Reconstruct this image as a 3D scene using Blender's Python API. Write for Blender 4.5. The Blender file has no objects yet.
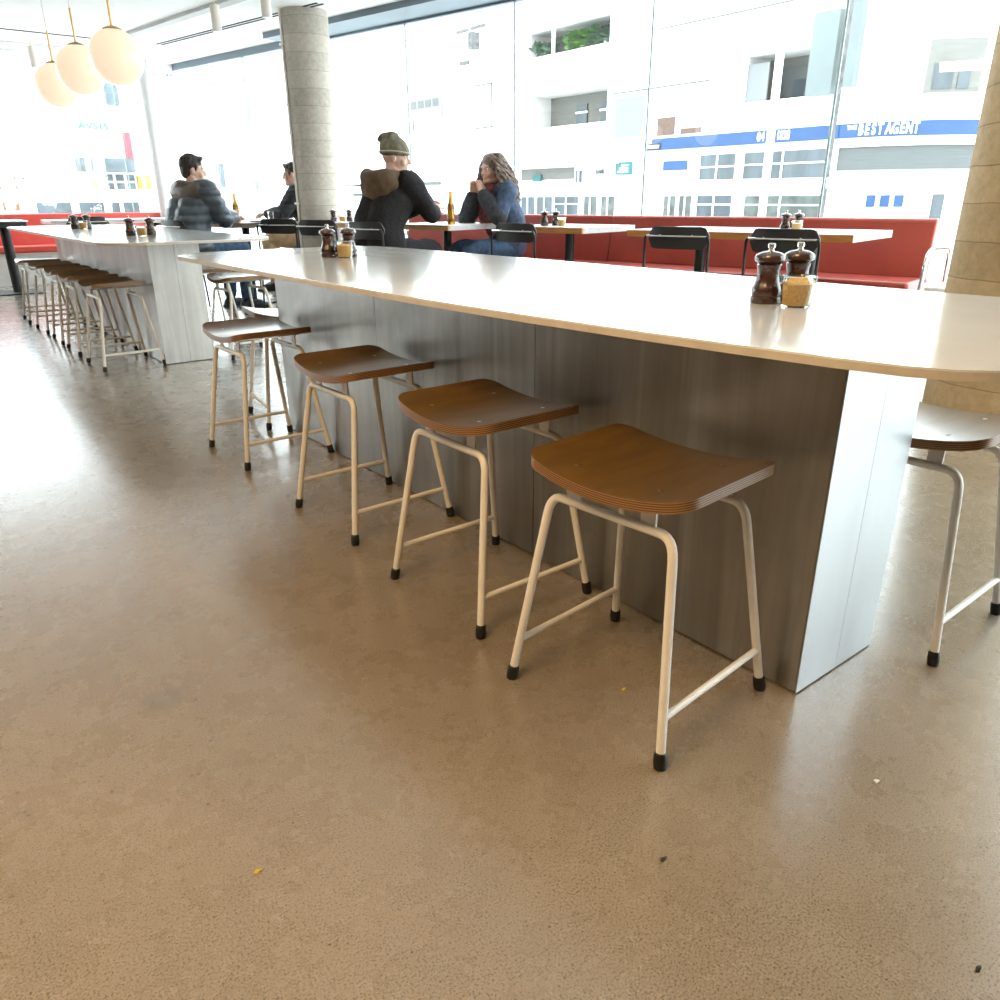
import bpy, bmesh, math, random
from math import sin, cos, pi, radians as R
from mathutils import Vector as V, Matrix, noise as mnoise
random.seed(7)
sc = bpy.context.scene
COL = sc.collection
PI = pi

# ------------------------------------------------------------------ materials
def nd(nt, t, **kw):
    n = nt.nodes.new(t)
    for k, v in kw.items():
        if k in n.inputs: n.inputs[k].default_value = v
        else: setattr(n, k, v)
    return n
def ramp(nt, src, stops):
    r = nt.nodes.new('ShaderNodeValToRGB')
    e = r.color_ramp.elements
    while len(e) < len(stops): e.new(.5)
    for i, (p, c) in enumerate(stops):
        e[i].position = p
        e[i].color = (*c, 1) if len(c) == 3 else c
    nt.links.new(src, r.inputs[0]); return r.outputs[0]
def newmat(name):
    m = bpy.data.materials.new(name); m.use_nodes = True
    nt = m.node_tree; return m, nt, nt.nodes['Principled BSDF']
def mat(name, col, rough=.5, metal=0, var=.06, scale=12, bump=0, spec=.5, emit=None, estr=0, coat=0, stretch=(1, 1, 1), trans=0, ior=1.45):
    m, nt, b = newmat(name)
    tc = nd(nt, 'ShaderNodeTexCoord'); mp = nd(nt, 'ShaderNodeMapping'); mp.inputs['Scale'].default_value = stretch
    nt.links.new(tc.outputs['Object'], mp.inputs[0])
    n = nd(nt, 'ShaderNodeTexNoise', Scale=scale, Detail=5.0); nt.links.new(mp.outputs[0], n.inputs['Vector'])
    lo = [max(0, c*(1-var)) for c in col]; hi = [min(1, c*(1+var)) for c in col]
    nt.links.new(ramp(nt, n.outputs[0], [(.3, lo), (.7, hi)]), b.inputs['Base Color'])
    b.inputs['Roughness'].default_value = rough; b.inputs['Metallic'].default_value = metal
    b.inputs['Specular IOR Level'].default_value = spec; b.inputs['Coat Weight'].default_value = coat
    b.inputs['Transmission Weight'].default_value = trans; b.inputs['IOR'].default_value = ior
    if bump:
        bp = nd(nt, 'ShaderNodeBump', Strength=bump, Distance=.01); nt.links.new(n.outputs[0], bp.inputs['Height'])
        nt.links.new(bp.outputs[0], b.inputs['Normal'])
    if emit: b.inputs['Emission Color'].default_value = (*emit, 1); b.inputs['Emission Strength'].default_value = estr
    return m

def floor_mat():
    m, nt, b = newmat('polished_concrete'); L = nt.links.new
    tc = nd(nt, 'ShaderNodeTexCoord'); O = tc.outputs['Object']
    big = nd(nt, 'ShaderNodeTexNoise', Scale=1.3, Detail=6.0, Roughness=.6); L(O, big.inputs['Vector'])
    mid = nd(nt, 'ShaderNodeTexNoise', Scale=9.0, Detail=8.0, Roughness=.7); L(O, mid.inputs['Vector'])
    fine = nd(nt, 'ShaderNodeTexNoise', Scale=290.0, Detail=3.0, Roughness=.7); L(O, fine.inputs['Vector'])
    c1 = ramp(nt, big.outputs[0], [(.3, (.235, .185, .128)), (.52, (.275, .220, .157)), (.72, (.315, .258, .190))])
    c2 = ramp(nt, mid.outputs[0], [(.25, (.92, .92, .92)), (.5, (1, 1, 1)), (.75, (1.05, 1.05, 1.05))])
    c3 = ramp(nt, fine.outputs[0], [(.34, (.20, .18, .16)), (.44, (.90, .90, .90)), (.66, (1.30, 1.28, 1.24))])
    m1 = nd(nt, 'ShaderNodeMix', data_type='RGBA', blend_type='MULTIPLY'); m1.inputs[0].default_value = 1
    L(c1, m1.inputs[6]); L(c2, m1.inputs[7])
    m2 = nd(nt, 'ShaderNodeMix', data_type='RGBA', blend_type='MULTIPLY'); m2.inputs[0].default_value = 1
    L(m1.outputs[2], m2.inputs[6]); L(c3, m2.inputs[7])
    # exposed aggregate pits, only in some zones
    vo = nd(nt, 'ShaderNodeTexVoronoi', Scale=42.0, Randomness=1.0); L(O, vo.inputs['Vector'])
    pit = ramp(nt, vo.outputs['Distance'], [(.10, (1, 1, 1)), (.2, (0, 0, 0))])
    zn = nd(nt, 'ShaderNodeTexNoise', Scale=1.1, Detail=3.0); 
    mp = nd(nt, 'ShaderNodeMapping'); mp.inputs['Location'].default_value = (3.3, 1.7, 0); L(O, mp.inputs[0]); L(mp.outputs[0], zn.inputs['Vector'])
    zone = ramp(nt, zn.outputs[0], [(.52, (0, 0, 0)), (.66, (1, 1, 1))])
    ds = nd(nt, 'ShaderNodeVectorMath', operation='DISTANCE'); L(O, ds.inputs[0]); ds.inputs[1].default_value = (.18, 1.30, 0)
    zr = ramp(nt, ds.outputs['Value'], [(.10, (1, 1, 1)), (.55, (0, 0, 0))])
    zm = nd(nt, 'ShaderNodeMix', data_type='RGBA', blend_type='LIGHTEN'); zm.inputs[0].default_value = 1; L(zone, zm.inputs[6]); L(zr, zm.inputs[7]); zone = zm.outputs[2]
    rn = nd(nt, 'ShaderNodeTexNoise', Scale=25.0, Detail=2.0); L(O, rn.inputs['Vector'])
    rz = ramp(nt, rn.outputs[0], [(.5, (0, 0, 0)), (.58, (1, 1, 1))])
    p1 = nd(nt, 'ShaderNodeMix', data_type='RGBA', blend_type='MULTIPLY'); p1.inputs[0].default_value = 1; L(pit, p1.inputs[6]); L(zone, p1.inputs[7])
    p2 = nd(nt, 'ShaderNodeMix', data_type='RGBA', blend_type='MULTIPLY'); p2.inputs[0].default_value = 1; L(p1.outputs[2], p2.inputs[6]); L(rz, p2.inputs[7])
    m3 = nd(nt, 'ShaderNodeMix', data_type='RGBA'); L(p2.outputs[2], m3.inputs[0]); L(m2.outputs[2], m3.inputs[6]); m3.inputs[7].default_value = (.12, .09, .065, 1)
    dp = nd(nt, 'ShaderNodeVectorMath', operation='DISTANCE'); dn_ = nd(nt, 'ShaderNodeVectorMath', operation='MULTIPLY_ADD'); L(mid.outputs['Color'], dn_.inputs[0]); dn_.inputs[1].default_value = (.03, .03, 0); L(O, dn_.inputs[2])
    L(dn_.outputs[0], dp.inputs[0]); dp.inputs[1].default_value = (.262, 1.465, 0)
    pm = ramp(nt, dp.outputs['Value'], [(.034, (.8, .8, .8)), (.042, (0, 0, 0))])
    m4 = nd(nt, 'ShaderNodeMix', data_type='RGBA'); L(pm, m4.inputs[0]); L(m3.outputs[2], m4.inputs[6]); m4.inputs[7].default_value = (.20, .165, .12, 1)
    L(m4.outputs[2], b.inputs['Base Color'])
    rr = ramp(nt, mid.outputs[0], [(.2, (.24, .24, .24)), (.8, (.31, .31, .31))]); L(rr, b.inputs['Roughness']); b.inputs['Coat Weight'].default_value = 1; b.inputs['Coat Roughness'].default_value = .20; b.inputs['Coat IOR'].default_value = 1.65
    b.inputs['Specular IOR Level'].default_value = .62
    bp = nd(nt, 'ShaderNodeBump', Strength=.0, Distance=.001); L(mid.outputs[0], bp.inputs['Height'])
    bq = nd(nt, 'ShaderNodeBump', Strength=.05, Distance=.001); L(fine.outputs[0], bq.inputs['Height']); L(bp.outputs[0], bq.inputs['Normal']); L(bq.outputs[0], b.inputs['Normal'])
    return m

def metal_mat():
    m, nt, b = newmat('brushed_sheet_metal'); L = nt.links.new
    tc = nd(nt, 'ShaderNodeTexCoord'); O = tc.outputs['Object']
    mp = nd(nt, 'ShaderNodeMapping'); mp.inputs['Scale'].default_value = (11, 11, .6); L(O, mp.inputs[0])
    n = nd(nt, 'ShaderNodeTexNoise', Scale=1.0, Detail=6.0, Roughness=.62, Distortion=.6); L(mp.outputs[0], n.inputs['Vector'])
    mp2 = nd(nt, 'ShaderNodeMapping'); mp2.inputs['Scale'].default_value = (3, 3, 2); L(O, mp2.inputs[0])
    n2 = nd(nt, 'ShaderNodeTexNoise', Scale=1.0, Detail=5.0, Roughness=.6); L(mp2.outputs[0], n2.inputs['Vector'])
    c = ramp(nt, n.outputs[0], [(.26, (.245, .228, .205)), (.5, (.38, .358, .33)), (.74, (.53, .51, .48))])
    c2 = ramp(nt, n2.outputs[0], [(.3, (.78, .78, .78)), (.7, (1.1, 1.1, 1.1))])
    mx = nd(nt, 'ShaderNodeMix', data_type='RGBA', blend_type='MULTIPLY'); mx.inputs[0].default_value = 1; L(c, mx.inputs[6]); L(c2, mx.inputs[7])
    L(mx.outputs[2], b.inputs['Base Color']); b.inputs['Metallic'].default_value = .88
    L(ramp(nt, n.outputs[0], [(.3, (.30, .30, .30)), (.7, (.48, .48, .48))]), b.inputs['Roughness'])
    bp = nd(nt, 'ShaderNodeBump', Strength=.12, Distance=.01); L(n2.outputs[0], bp.inputs['Height']); L(bp.outputs[0], b.inputs['Normal'])
    return m

def lit_metal_mat():
    return mat('daylit_sheet_metal', (.58, .605, .625), .46, .85, var=.10, scale=2.5, stretch=(2, 2, .5))  # same sheet metal as the base, window brightness put into its colour

def wood_mat(name, dark, mid, light, rough=.35, scale=(2, 22, 22), coat=.25):
    m, nt, b = newmat(name); L = nt.links.new
    tc = nd(nt, 'ShaderNodeTexCoord'); mp = nd(nt, 'ShaderNodeMapping'); mp.inputs['Scale'].default_value = scale; L(tc.outputs['Object'], mp.inputs[0])
    n = nd(nt, 'ShaderNodeTexNoise', Scale=2.0, Detail=7.0, Roughness=.6, Distortion=.4); L(mp.outputs[0], n.inputs['Vector'])
    L(ramp(nt, n.outputs[0], [(.28, dark), (.5, mid), (.74, light)]), b.inputs['Base Color'])
    b.inputs['Roughness'].default_value = rough; b.inputs['Coat Weight'].default_value = coat; b.inputs['Coat Roughness'].default_value = .25
    return m

def ply_mat(name, dark, light, glue):
    # plywood edge: thin laminations across the local height
    m, nt, b = newmat(name); L = nt.links.new
    tc = nd(nt, 'ShaderNodeTexCoord')
    at = nd(nt, 'ShaderNodeAttribute', attribute_name='ply')
    w = nd(nt, 'ShaderNodeMath', operation='MULTIPLY'); L(at.outputs['Fac'], w.inputs[0]); w.inputs[1].default_value = 5.0
    fr = nd(nt, 'ShaderNodeMath', operation='FRACT'); L(w.outputs[0], fr.inputs[0])
    n = nd(nt, 'ShaderNodeTexNoise', Scale=40.0, Detail=4.0); L(tc.outputs['Object'], n.inputs['Vector'])
    ad = nd(nt, 'ShaderNodeMath', operation='MULTIPLY_ADD'); L(n.outputs[0], ad.inputs[0]); ad.inputs[1].default_value = .25; L(fr.outputs[0], ad.inputs[2])
    L(ramp(nt, ad.outputs[0], [(.18, glue), (.34, dark), (.7, light), (1.0, dark)]), b.inputs['Base Color'])
    b.inputs['Roughness'].default_value = .4
    return m

def board_concrete(name, c_lo, c_hi, line, step):
    m, nt, b = newmat(name); L = nt.links.new
    tc = nd(nt, 'ShaderNodeTexCoord'); O = tc.outputs['Object']
    sx = nd(nt, 'ShaderNodeSeparateXYZ'); L(O, sx.inputs[0])
    wob = nd(nt, 'ShaderNodeTexNoise', Scale=3.0, Detail=3.0); L(O, wob.inputs['Vector'])
    wa = nd(nt, 'ShaderNodeMath', operation='MULTIPLY_ADD'); L(wob.outputs[0], wa.inputs[0]); wa.inputs[1].default_value = .03; L(sx.outputs[2], wa.inputs[2])
    dv = nd(nt, 'ShaderNodeMath', operation='DIVIDE'); L(wa.outputs[0], dv.inputs[0]); dv.inputs[1].default_value = step
    fr = nd(nt, 'ShaderNodeMath', operation='FRACT'); L(dv.outputs[0], fr.inputs[0])
    fl = nd(nt, 'ShaderNodeMath', operation='FLOOR'); L(dv.outputs[0], fl.inputs[0])
    wn = nd(nt, 'ShaderNodeTexWhiteNoise', noise_dimensions='1D'); L(fl.outputs[0], wn.inputs['W'])
    n = nd(nt, 'ShaderNodeTexNoise', Scale=22.0, Detail=8.0, Roughness=.7); L(O, n.inputs['Vector'])
    am = nd(nt, 'ShaderNodeMath', operation='MULTIPLY_ADD'); L(wn.outputs[0], am.inputs[0]); am.inputs[1].default_value = .25; L(n.outputs[0], am.inputs[2])
    c = ramp(nt, am.outputs[0], [(.3, c_lo), (.85, c_hi)])
    lm = ramp(nt, fr.outputs[0], [(.0, (1, 1, 1)), (.035, (0, 0, 0))])
    mx = nd(nt, 'ShaderNodeMix', data_type='RGBA'); L(lm, mx.inputs[0]); L(c, mx.inputs[6]); mx.inputs[7].default_value = (*line, 1)
    L(mx.outputs[2], b.inputs['Base Color']); b.inputs['Roughness'].default_value = .8
    bp = nd(nt, 'ShaderNodeBump', Strength=.35, Distance=.01); L(n.outputs[0], bp.inputs['Height']); L(bp.outputs[0], b.inputs['Normal'])
    return m

def pane_mat(name, tint=(.97, 1, .99), refl=.07):
    m = bpy.data.materials.new(name); m.use_nodes = True; nt = m.node_tree; nt.nodes.clear()
    o = nd(nt, 'ShaderNodeOutputMaterial'); t = nd(nt, 'ShaderNodeBsdfTransparent'); t.inputs[0].default_value = (*tint, 1)
    g = nd(nt, 'ShaderNodeBsdfGlossy'); g.inputs['Roughness'].default_value = .01
    mx = nd(nt, 'ShaderNodeMixShader'); mx.inputs[0].default_value = refl
    nt.links.new(t.outputs[0], mx.inputs[1]); nt.links.new(g.outputs[0], mx.inputs[2]); nt.links.new(mx.outputs[0], o.inputs[0]); return m
def frost_mat():
    m = bpy.data.materials.new('frosted_film'); m.use_nodes = True; nt = m.node_tree; nt.nodes.clear()
    o = nd(nt, 'ShaderNodeOutputMaterial'); t = nd(nt, 'ShaderNodeBsdfTransparent'); d = nd(nt, 'ShaderNodeBsdfTranslucent'); d.inputs[0].default_value = (.98, .98, .98, 1)
    mx = nd(nt, 'ShaderNodeMixShader'); mx.inputs[0].default_value = .88
    nt.links.new(t.outputs[0], mx.inputs[1]); nt.links.new(d.outputs[0], mx.inputs[2]); nt.links.new(mx.outputs[0], o.inputs[0]); return m

MT = dict(
    floor=floor_mat(), metal=metal_mat(), metal_lit=lit_metal_mat(),
    ceil=mat('ceiling_paint', (.86, .86, .85), .8, var=.02), wall=mat('back_wall_paint', (.20, .16, .12), .8, var=.05, scale=3),
    top=mat('white_stone_top', (.80, .80, .79), .13, var=.05, scale=4, spec=.6, coat=.3), topedge=mat('stone_edge', (.60, .53, .44), .45, var=.08, scale=30),
    seat=wood_mat('seat_plywood_face', (.115, .056, .010), (.160, .080, .015), (.205, .108, .026), rough=.30, scale=(3, 14, 14), coat=1),
    ply=ply_mat('seat_plywood_edge', (.15, .065, .022), (.42, .24, .10), (.05, .018, .008)),
    white=mat('cream_powder_coat', (.84, .79, .72), .32, var=.05, scale=25), foot=mat('black_rubber', (.012, .011, .011), .5),
    steel=mat('screw_steel', (.7, .66, .55), .3, 1),
    mill=wood_mat('dark_mill_wood', (.026, .008, .005), (.048, .016, .009), (.075, .026, .013), rough=.22, scale=(6, 6, 20), coat=.6),
    nickel=mat('polished_nickel', (.82, .80, .77), .18, 1), spice=mat('orange_spice', (.90, .46, .09), .9, var=.15, scale=180, bump=.5),
    glass=mat('jar_glass', (.93, .98, .96), .02, trans=1, var=0), 
    red=mat('red_vinyl', (.37, .060, .040), .38, var=.10, scale=5, bump=.05), red_hazed=mat('hazed_red_vinyl', (.62, .075, .055), .38, var=.08, scale=5), redbase=mat('white_plinth', (.72, .70, .68), .5),  # far left bench vinyl: same red, with bright haze put into the colour
    black=mat('black_satin_metal', (.02, .021, .024), .38, var=.1), blackply=mat('black_stained_plywood', (.026, .027, .029), .42, var=.15, stretch=(1, 12, 12)),
    tabletop=mat('white_laminate', (.84, .83, .81), .22, var=.03, scale=5), orangewood=wood_mat('orange_wood_edge', (.42, .17, .03), (.58, .26, .06), (.68, .35, .10), scale=(2, 20, 20)),
    greyedge=mat('pale_grey_edge', (.55, .54, .55), .5, var=.12, scale=25), darktop=mat('dark_wood_top', (.15, .10, .07), .25, var=.2, scale=8),
    col=board_concrete('board_marked_concrete', (.32, .285, .235), (.52, .47, .40), (.20, .17, .14), .15),
    col2=board_concrete('lamplit_board_concrete', (.46, .32, .165), (.70, .51, .29), (.20, .13, .07), .155),  # right column: warm lamplight put into the concrete colour
    pane=pane_mat('window_glass'), frost=frost_mat(), frame=mat('white_window_frame', (.88, .88, .88), .4, var=.02), joint=mat('green_glass_edge', (.30, .42, .40), .2, var=.1), soffit=mat('blue_grey_soffit', (0.148, 0.192, 0.229), .5, var=.04, scale=2),
    chan=mat('grey_ceiling_channel', (.50, .50, .49), .6, var=.05), slot=mat('dark_slot', (.03, .03, .035), .7),
    brass=mat('brushed_brass', (.70, .47, .18), .3, 1, var=.05), globe=mat('opal_glass_globe', (.50, .42, .33), .3, var=.01, emit=(1, .82, .60), estr=.80), spot=mat('cream_spotlight_body', (.80, .74, .66), .4, var=.03), cord=mat('pendant_cord', (.7, .68, .65), .6),
    chrome=mat('chrome_tube', (.85, .86, .88), .10, 1, var=.01),
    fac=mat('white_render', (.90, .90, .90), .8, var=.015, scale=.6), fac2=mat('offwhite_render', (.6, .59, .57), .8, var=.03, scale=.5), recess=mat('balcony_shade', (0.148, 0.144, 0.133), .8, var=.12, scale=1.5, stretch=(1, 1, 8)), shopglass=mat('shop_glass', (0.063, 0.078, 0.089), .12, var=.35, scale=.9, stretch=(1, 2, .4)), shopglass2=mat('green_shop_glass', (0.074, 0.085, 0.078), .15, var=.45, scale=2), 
    louver=mat('grey_louvre', (0.089, 0.096, 0.096), .6, var=.3, scale=8, stretch=(.2, .2, 30)), blue=mat('blue_fascia', (0.016, 0.056, 0.155), .35, var=.08, scale=2), white_sign=mat('white_letters', (.92, .92, .92), .5, var=.01), grey_sign=mat('pale_grey_green_panel', (0.118, 0.141, 0.141), .4, var=.08, scale=1), teal=mat('teal_sign', (0.022, 0.118, 0.126), .4), brown=mat('brown_boarded_window', (0.104, 0.063, 0.048), .6, var=.2), greyln=mat('grey_trim', (0.096, 0.096, 0.096), .6), curtain=mat('pale_curtain', (0.163, 0.170, 0.174), .7, var=.2, scale=6, stretch=(1, 8, .1)),
    leaf=mat('plant_leaf', (0.052, 0.148, 0.015), .5, var=.5, scale=9), leaf2=mat('dark_plant_leaf', (0.037, 0.081, 0.044), .5, var=.5, scale=9), street=mat('pale_asphalt', (.62, .62, .61), .9, var=.05, scale=1), pole=mat('weathered_pole', (0.089, 0.089, 0.089), .8, var=.5, scale=8), canopy=mat('slate_canopy', (0.074, 0.096, 0.111), .5, var=.4, scale=2), yellow=mat('yellow_sign', (0.259, 0.222, 0.037), .5), orange=mat('orange_red_sign', (0.259, 0.074, 0.037), .5), green=mat('green_letters', (0.015, 0.178, 0.118), .5), pink=mat('pink_red_banner', (0.252, 0.041, 0.063), .5),
    carpaint=mat('silver_white_car_paint', (.5, .52, .54), .25, var=.02, coat=.5), carglass=mat('car_glass', (0.052, 0.081, 0.104), .1, var=.2, scale=1),
    skin=mat('skin', (.62, .37, .27), .5, var=.08, scale=14), skin2=mat('paler_skin', (.68, .43, .33), .5, var=.08, scale=14),
    hair_dark=mat('dark_brown_hair', (.035, .024, .020), .5, var=.5, scale=60, stretch=(1, 1, .2)), hair_curly=mat('grey_brown_hair', (.20, .145, .115), .5, var=.6, scale=45), eye=mat('eye_white', (.8, .8, .8), .2), iris=mat('dark_iris', (.03, .02, .015), .2),
    puffer=mat('navy_puffer_nylon', (.060, .078, .098), .38, var=.25, scale=7, spec=.6), pufferyoke=mat('brown_yoke_nylon', (.11, .085, .065), .45, var=.2, scale=8), blackfleece=mat('black_wool_jacket', (.016, .0145, .016), .9, var=.5, scale=70, bump=.4), hood=mat('brown_hood_cotton', (.125, .078, .045), .9, var=.3, scale=14), beanie=mat('khaki_grey_knit', (.17, .155, .11), .95, var=.35, scale=30, bump=.5, stretch=(1, 1, .3)), stripe=mat('pale_knit_stripe', (.46, .43, .33), .95), navy=mat('navy_cardigan_wool', (.045, .070, .125), .8, var=.35, scale=30, bump=.3), darkknit=mat('charcoal_sleeve_knit', (.04, .042, .050), .85, var=.4, scale=40), scarf=mat('burgundy_scarf', (.17, .042, .050), .9, var=.6, scale=35, bump=.4), jeans=mat('blue_denim', (.045, .085, .155), .8, var=.4, scale=22), khaki=mat('tan_cotton', (.48, .33, .19), .8, var=.2, scale=16), shoe=mat('dark_shoe_leather', (.02, .02, .022), .45),
    amber=mat('amber_bottle_glass', (.62, .34, .03), .06, var=.05, trans=.55, spec=.6), label=mat('dark_bottle_label', (.20, .055, .02), .5, var=.2), clear=mat('clear_tumbler_glass', (.95, .97, .97), .02, var=0, trans=1), plate=mat('white_glazed_plate', (.85, .85, .84), .15, var=.01), darkplate=mat('dark_slate_board', (.05, .045, .042), .4),
    yleaf=mat('yellow_dry_leaf', (.62, .46, .05), .6), dleaf=mat('dark_dry_leaf', (.035, .025, .018), .7), paper=mat('white_paper_scrap', (.85, .84, .8), .7), greyplastic=mat('grey_green_canvas', (.42, .41, .33), .7), 
)

# ------------------------------------------------------------------ mesh builder
class MB:
    def __init__(s): s.v = []; s.f = []
    def add(s, vs, fs):
        o = len(s.v); s.v += [tuple(p) for p in vs]; s.f += [tuple(i+o for i in f) for f in fs]; return s
    def box(s, x0, x1, y0, y1, z0, z1, T=None):
        vs = [V((x, y, z)) for x in (x0, x1) for y in (y0, y1) for z in (z0, z1)]
        if T: vs = [T @ p for p in vs]
        return s.add(vs, [(0, 1, 3, 2), (4, 6, 7, 5), (0, 4, 5, 1), (2, 3, 7, 6), (0, 2, 6, 4), (1, 5, 7, 3)])
    def prism(s, pts, z0, z1, T=None):
        n = len(pts); vs = [V((x, y, z0)) for x, y in pts]+[V((x, y, z1)) for x, y in pts]
        if T: vs = [T @ p for p in vs]
        return s.add(vs, [tuple(range(n-1, -1, -1)), tuple(range(n, 2*n))]+[(i, (i+1) % n, n+(i+1) % n, n+i) for i in range(n)])
    def tube(s, path, rad, seg=10, cap=True, flat=1.0):
        P = [V(p) for p in path]; n = len(P)
        rs = rad if isinstance(rad, (list, tuple)) else [rad]*n
        prev = None; vs = []
        for i in range(n):
            t = (P[min(i+1, n-1)]-P[max(i-1, 0)]).normalized()
            if prev is None:
                a = V((0, 0, 1)) if abs(t.z) < .9 else V((1, 0, 0)); u = t.cross(a).normalized()
            else:
                u = (prev-t*prev.dot(t))
                u = u.normalized() if u.length > 1e-6 else t.orthogonal().normalized()
            w = t.cross(u); prev = u
            vs += [P[i]+rs[i]*(cos(2*PI*k/seg)*u+flat*sin(2*PI*k/seg)*w) for k in range(seg)]
        fs = [(i*seg+k, i*seg+(k+1) % seg, (i+1)*seg+(k+1) % seg, (i+1)*seg+k) for i in range(n-1) for k in range(seg)]
        if cap: fs += [tuple(range(seg-1, -1, -1)), tuple(range((n-1)*seg, n*seg))]
        return s.add(vs, fs)
    def lathe(s, prof, c=(0, 0, 0), seg=24, T=None):
        vs = []; n = len(prof)
        for r, z in prof: vs += [V((c[0]+r*cos(2*PI*k/seg), c[1]+r*sin(2*PI*k/seg), c[2]+z)) for k in range(seg)]
        if T: vs = [T @ p for p in vs]
        fs = [(i*seg+k, i*seg+(k+1) % seg, (i+1)*seg+(k+1) % seg, (i+1)*seg+k) for i in range(n-1) for k in range(seg)]
        fs += [tuple(range(seg-1, -1, -1)), tuple(range((n-1)*seg, n*seg))]
        return s.add(vs, fs)
    def ball(s, c, r, seg=14, rings=9, T=None):
        r = (r, r, r) if not isinstance(r, (tuple, list)) else r
        vs = []; c = V(c)
        M = T.to_3x3() if T else Matrix.Identity(3)
        for i in range(1, rings):
            th = PI*i/rings
            vs += [c+M @ V((r[0]*sin(th)*cos(2*PI*k/seg), r[1]*sin(th)*sin(2*PI*k/seg), r[2]*cos(th))) for k in range(seg)]
        top = len(vs); vs += [c+M @ V((0, 0, r[2])), c+M @ V((0, 0, -r[2]))]
        fs = [(i*seg+k, (i+1)*seg+k, (i+1)*seg+(k+1) % seg, i*seg+(k+1) % seg) for i in range(rings-2) for k in range(seg)]
        fs += [(top, k, (k+1) % seg) for k in range(seg)]+[(top+1, (rings-2)*seg+(k+1) % seg, (rings-2)*seg+k) for k in range(seg)]
        return s.add(vs, fs)
    def limb(s, path, rad, seg=12):
        # smooth interpolated tapered limb with round ends (for remeshing)
        P = [V(p) for p in path]; n = len(P); pts = []; rs = []
        for i in range(n-1):
            p0, p1, p2, p3 = P[max(i-1, 0)], P[i], P[i+1], P[min(i+2, n-1)]
            for k in range(5):
                t = k/5
                pts.append(.5*((2*p1)+(p2-p0)*t+(2*p0-5*p1+4*p2-p3)*t*t+(3*p1-p0-3*p2+p3)*t**3)); rs.append(rad[i]*(1-t)+rad[i+1]*t)
        pts.append(P[-1]); rs.append(rad[-1])
        s.tube(pts, rs, seg); s.ball(P[0], rad[0], seg, 8); s.ball(P[-1], rad[-1], seg, 8); return s
    def mesh(s, name, m, sharp=35):
        me = bpy.data.meshes.new(name); me.from_pydata(s.v, [], s.f); me.validate(); me.update()
        bm = bmesh.new(); bm.from_mesh(me); bmesh.ops.recalc_face_normals(bm, faces=bm.faces[:]); bm.to_mesh(me); bm.free()
        for p in me.polygons: p.use_smooth = True
        me.set_sharp_from_angle(angle=R(sharp)); me.materials.append(m); return me
    def build(s, name, m, parent=None, loc=(0, 0, 0), rz=0, bevel=0, seg=2, sharp=35):
        o = bpy.data.objects.new(name, s.mesh(name, m, sharp)); COL.objects.link(o)
        o.location = loc; o.rotation_euler = (0, 0, rz)
        if parent: o.parent = parent
        if bevel:
            b = o.modifiers.new('bevel', 'BEVEL'); b.width = bevel; b.segments = seg; b.limit_method = 'ANGLE'; b.angle_limit = R(40)
        return o
def remesh(mb, name, m, parent, vox, smooth=4, disp=None):
    me = mb.mesh(name, m, 180); t = bpy.data.objects.new(name, me); COL.objects.link(t)
    r = t.modifiers.new('r', 'REMESH'); r.mode = 'VOXEL'; r.voxel_size = vox; r.use_smooth_shade = True
    if smooth: q = t.modifiers.new('s', 'SMOOTH'); q.iterations = smooth; q.factor = .5
    dg = bpy.context.evaluated_depsgraph_get(); dg.update()
    nm = bpy.data.meshes.new_from_object(t.evaluated_get(dg)); bpy.data.objects.remove(t)
    nm.name = name
    if disp:
        for v in nm.vertices: v.co += v.normal*disp(v.co)
    for p in nm.polygons: p.use_smooth = True
    if not nm.materials: nm.materials.append(m)
    o = bpy.data.objects.new(name, nm); COL.objects.link(o); o.parent = parent; return o
def tag(o, label=None, cat=None, group=None, kind=None):
    if label: o['label'] = label
    if cat: o['category'] = cat
    if group: o['group'] = group
    if kind: o['kind'] = kind
    return o
def thing(name, label, cat, loc=(0, 0, 0), rz=0, group=None):
    o = bpy.data.objects.new(name, None); COL.objects.link(o); o.empty_display_size = .05
    o.location = loc; o.rotation_euler = (0, 0, rz); return tag(o, label, cat, group)
def dup(o, loc, rz, label=None, group=None, parent=None):
    c = o.copy(); COL.objects.link(c)
    if parent is not None: c.parent = parent
    else:
        c.location = loc; c.rotation_euler = (0, 0, rz)
        if label: c['label'] = label
        if group: c['group'] = group
    for ch in list(o.children): dup(ch, None, None, parent=c)
    return c
def struct(name, mb, m, bevel=0, **k):
    o = mb.build(name, m, bevel=bevel, **k); o['kind'] = 'structure'; return o
def text_part(name, body, size, m, parent, M, ext=.01, sx=1.0, shear=0, bold=.03):
    cu = bpy.data.curves.new(name, 'FONT'); cu.body = body; cu.size = size; cu.extrude = ext; cu.align_x = 'CENTER'; cu.align_y = 'CENTER'; cu.offset = size*bold; cu.shear = shear
    t = bpy.data.objects.new(name, cu); COL.objects.link(t)
    dg = bpy.context.evaluated_depsgraph_get(); dg.update()
    me = bpy.data.meshes.new_from_object(t.evaluated_get(dg)); bpy.data.objects.remove(t)
    me.transform(Matrix.Diagonal((sx, 1, 1, 1))); me.transform(M); me.materials.clear(); me.materials.append(m)
    o = bpy.data.objects.new(name, me); COL.objects.link(o); o.parent = parent; return o
def rrect(x0, x1, y0, y1, r, n=8):
    o = []
    rr = r if isinstance(r, (list, tuple)) else [r]*4
    for (cx, cy, a, q) in ((x0, y0, 180, 0), (x1, y0, 270, 1), (x1, y1, 0, 2), (x0, y1, 90, 3)):
        q = rr[q]; px = cx+q if cx == x0 else cx-q; py = cy+q if cy == y0 else cy-q
        for k in range(n+1):
            t = R(a+90*k/n); o.append((px+q*cos(t), py+q*sin(t)))
    return o

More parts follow.
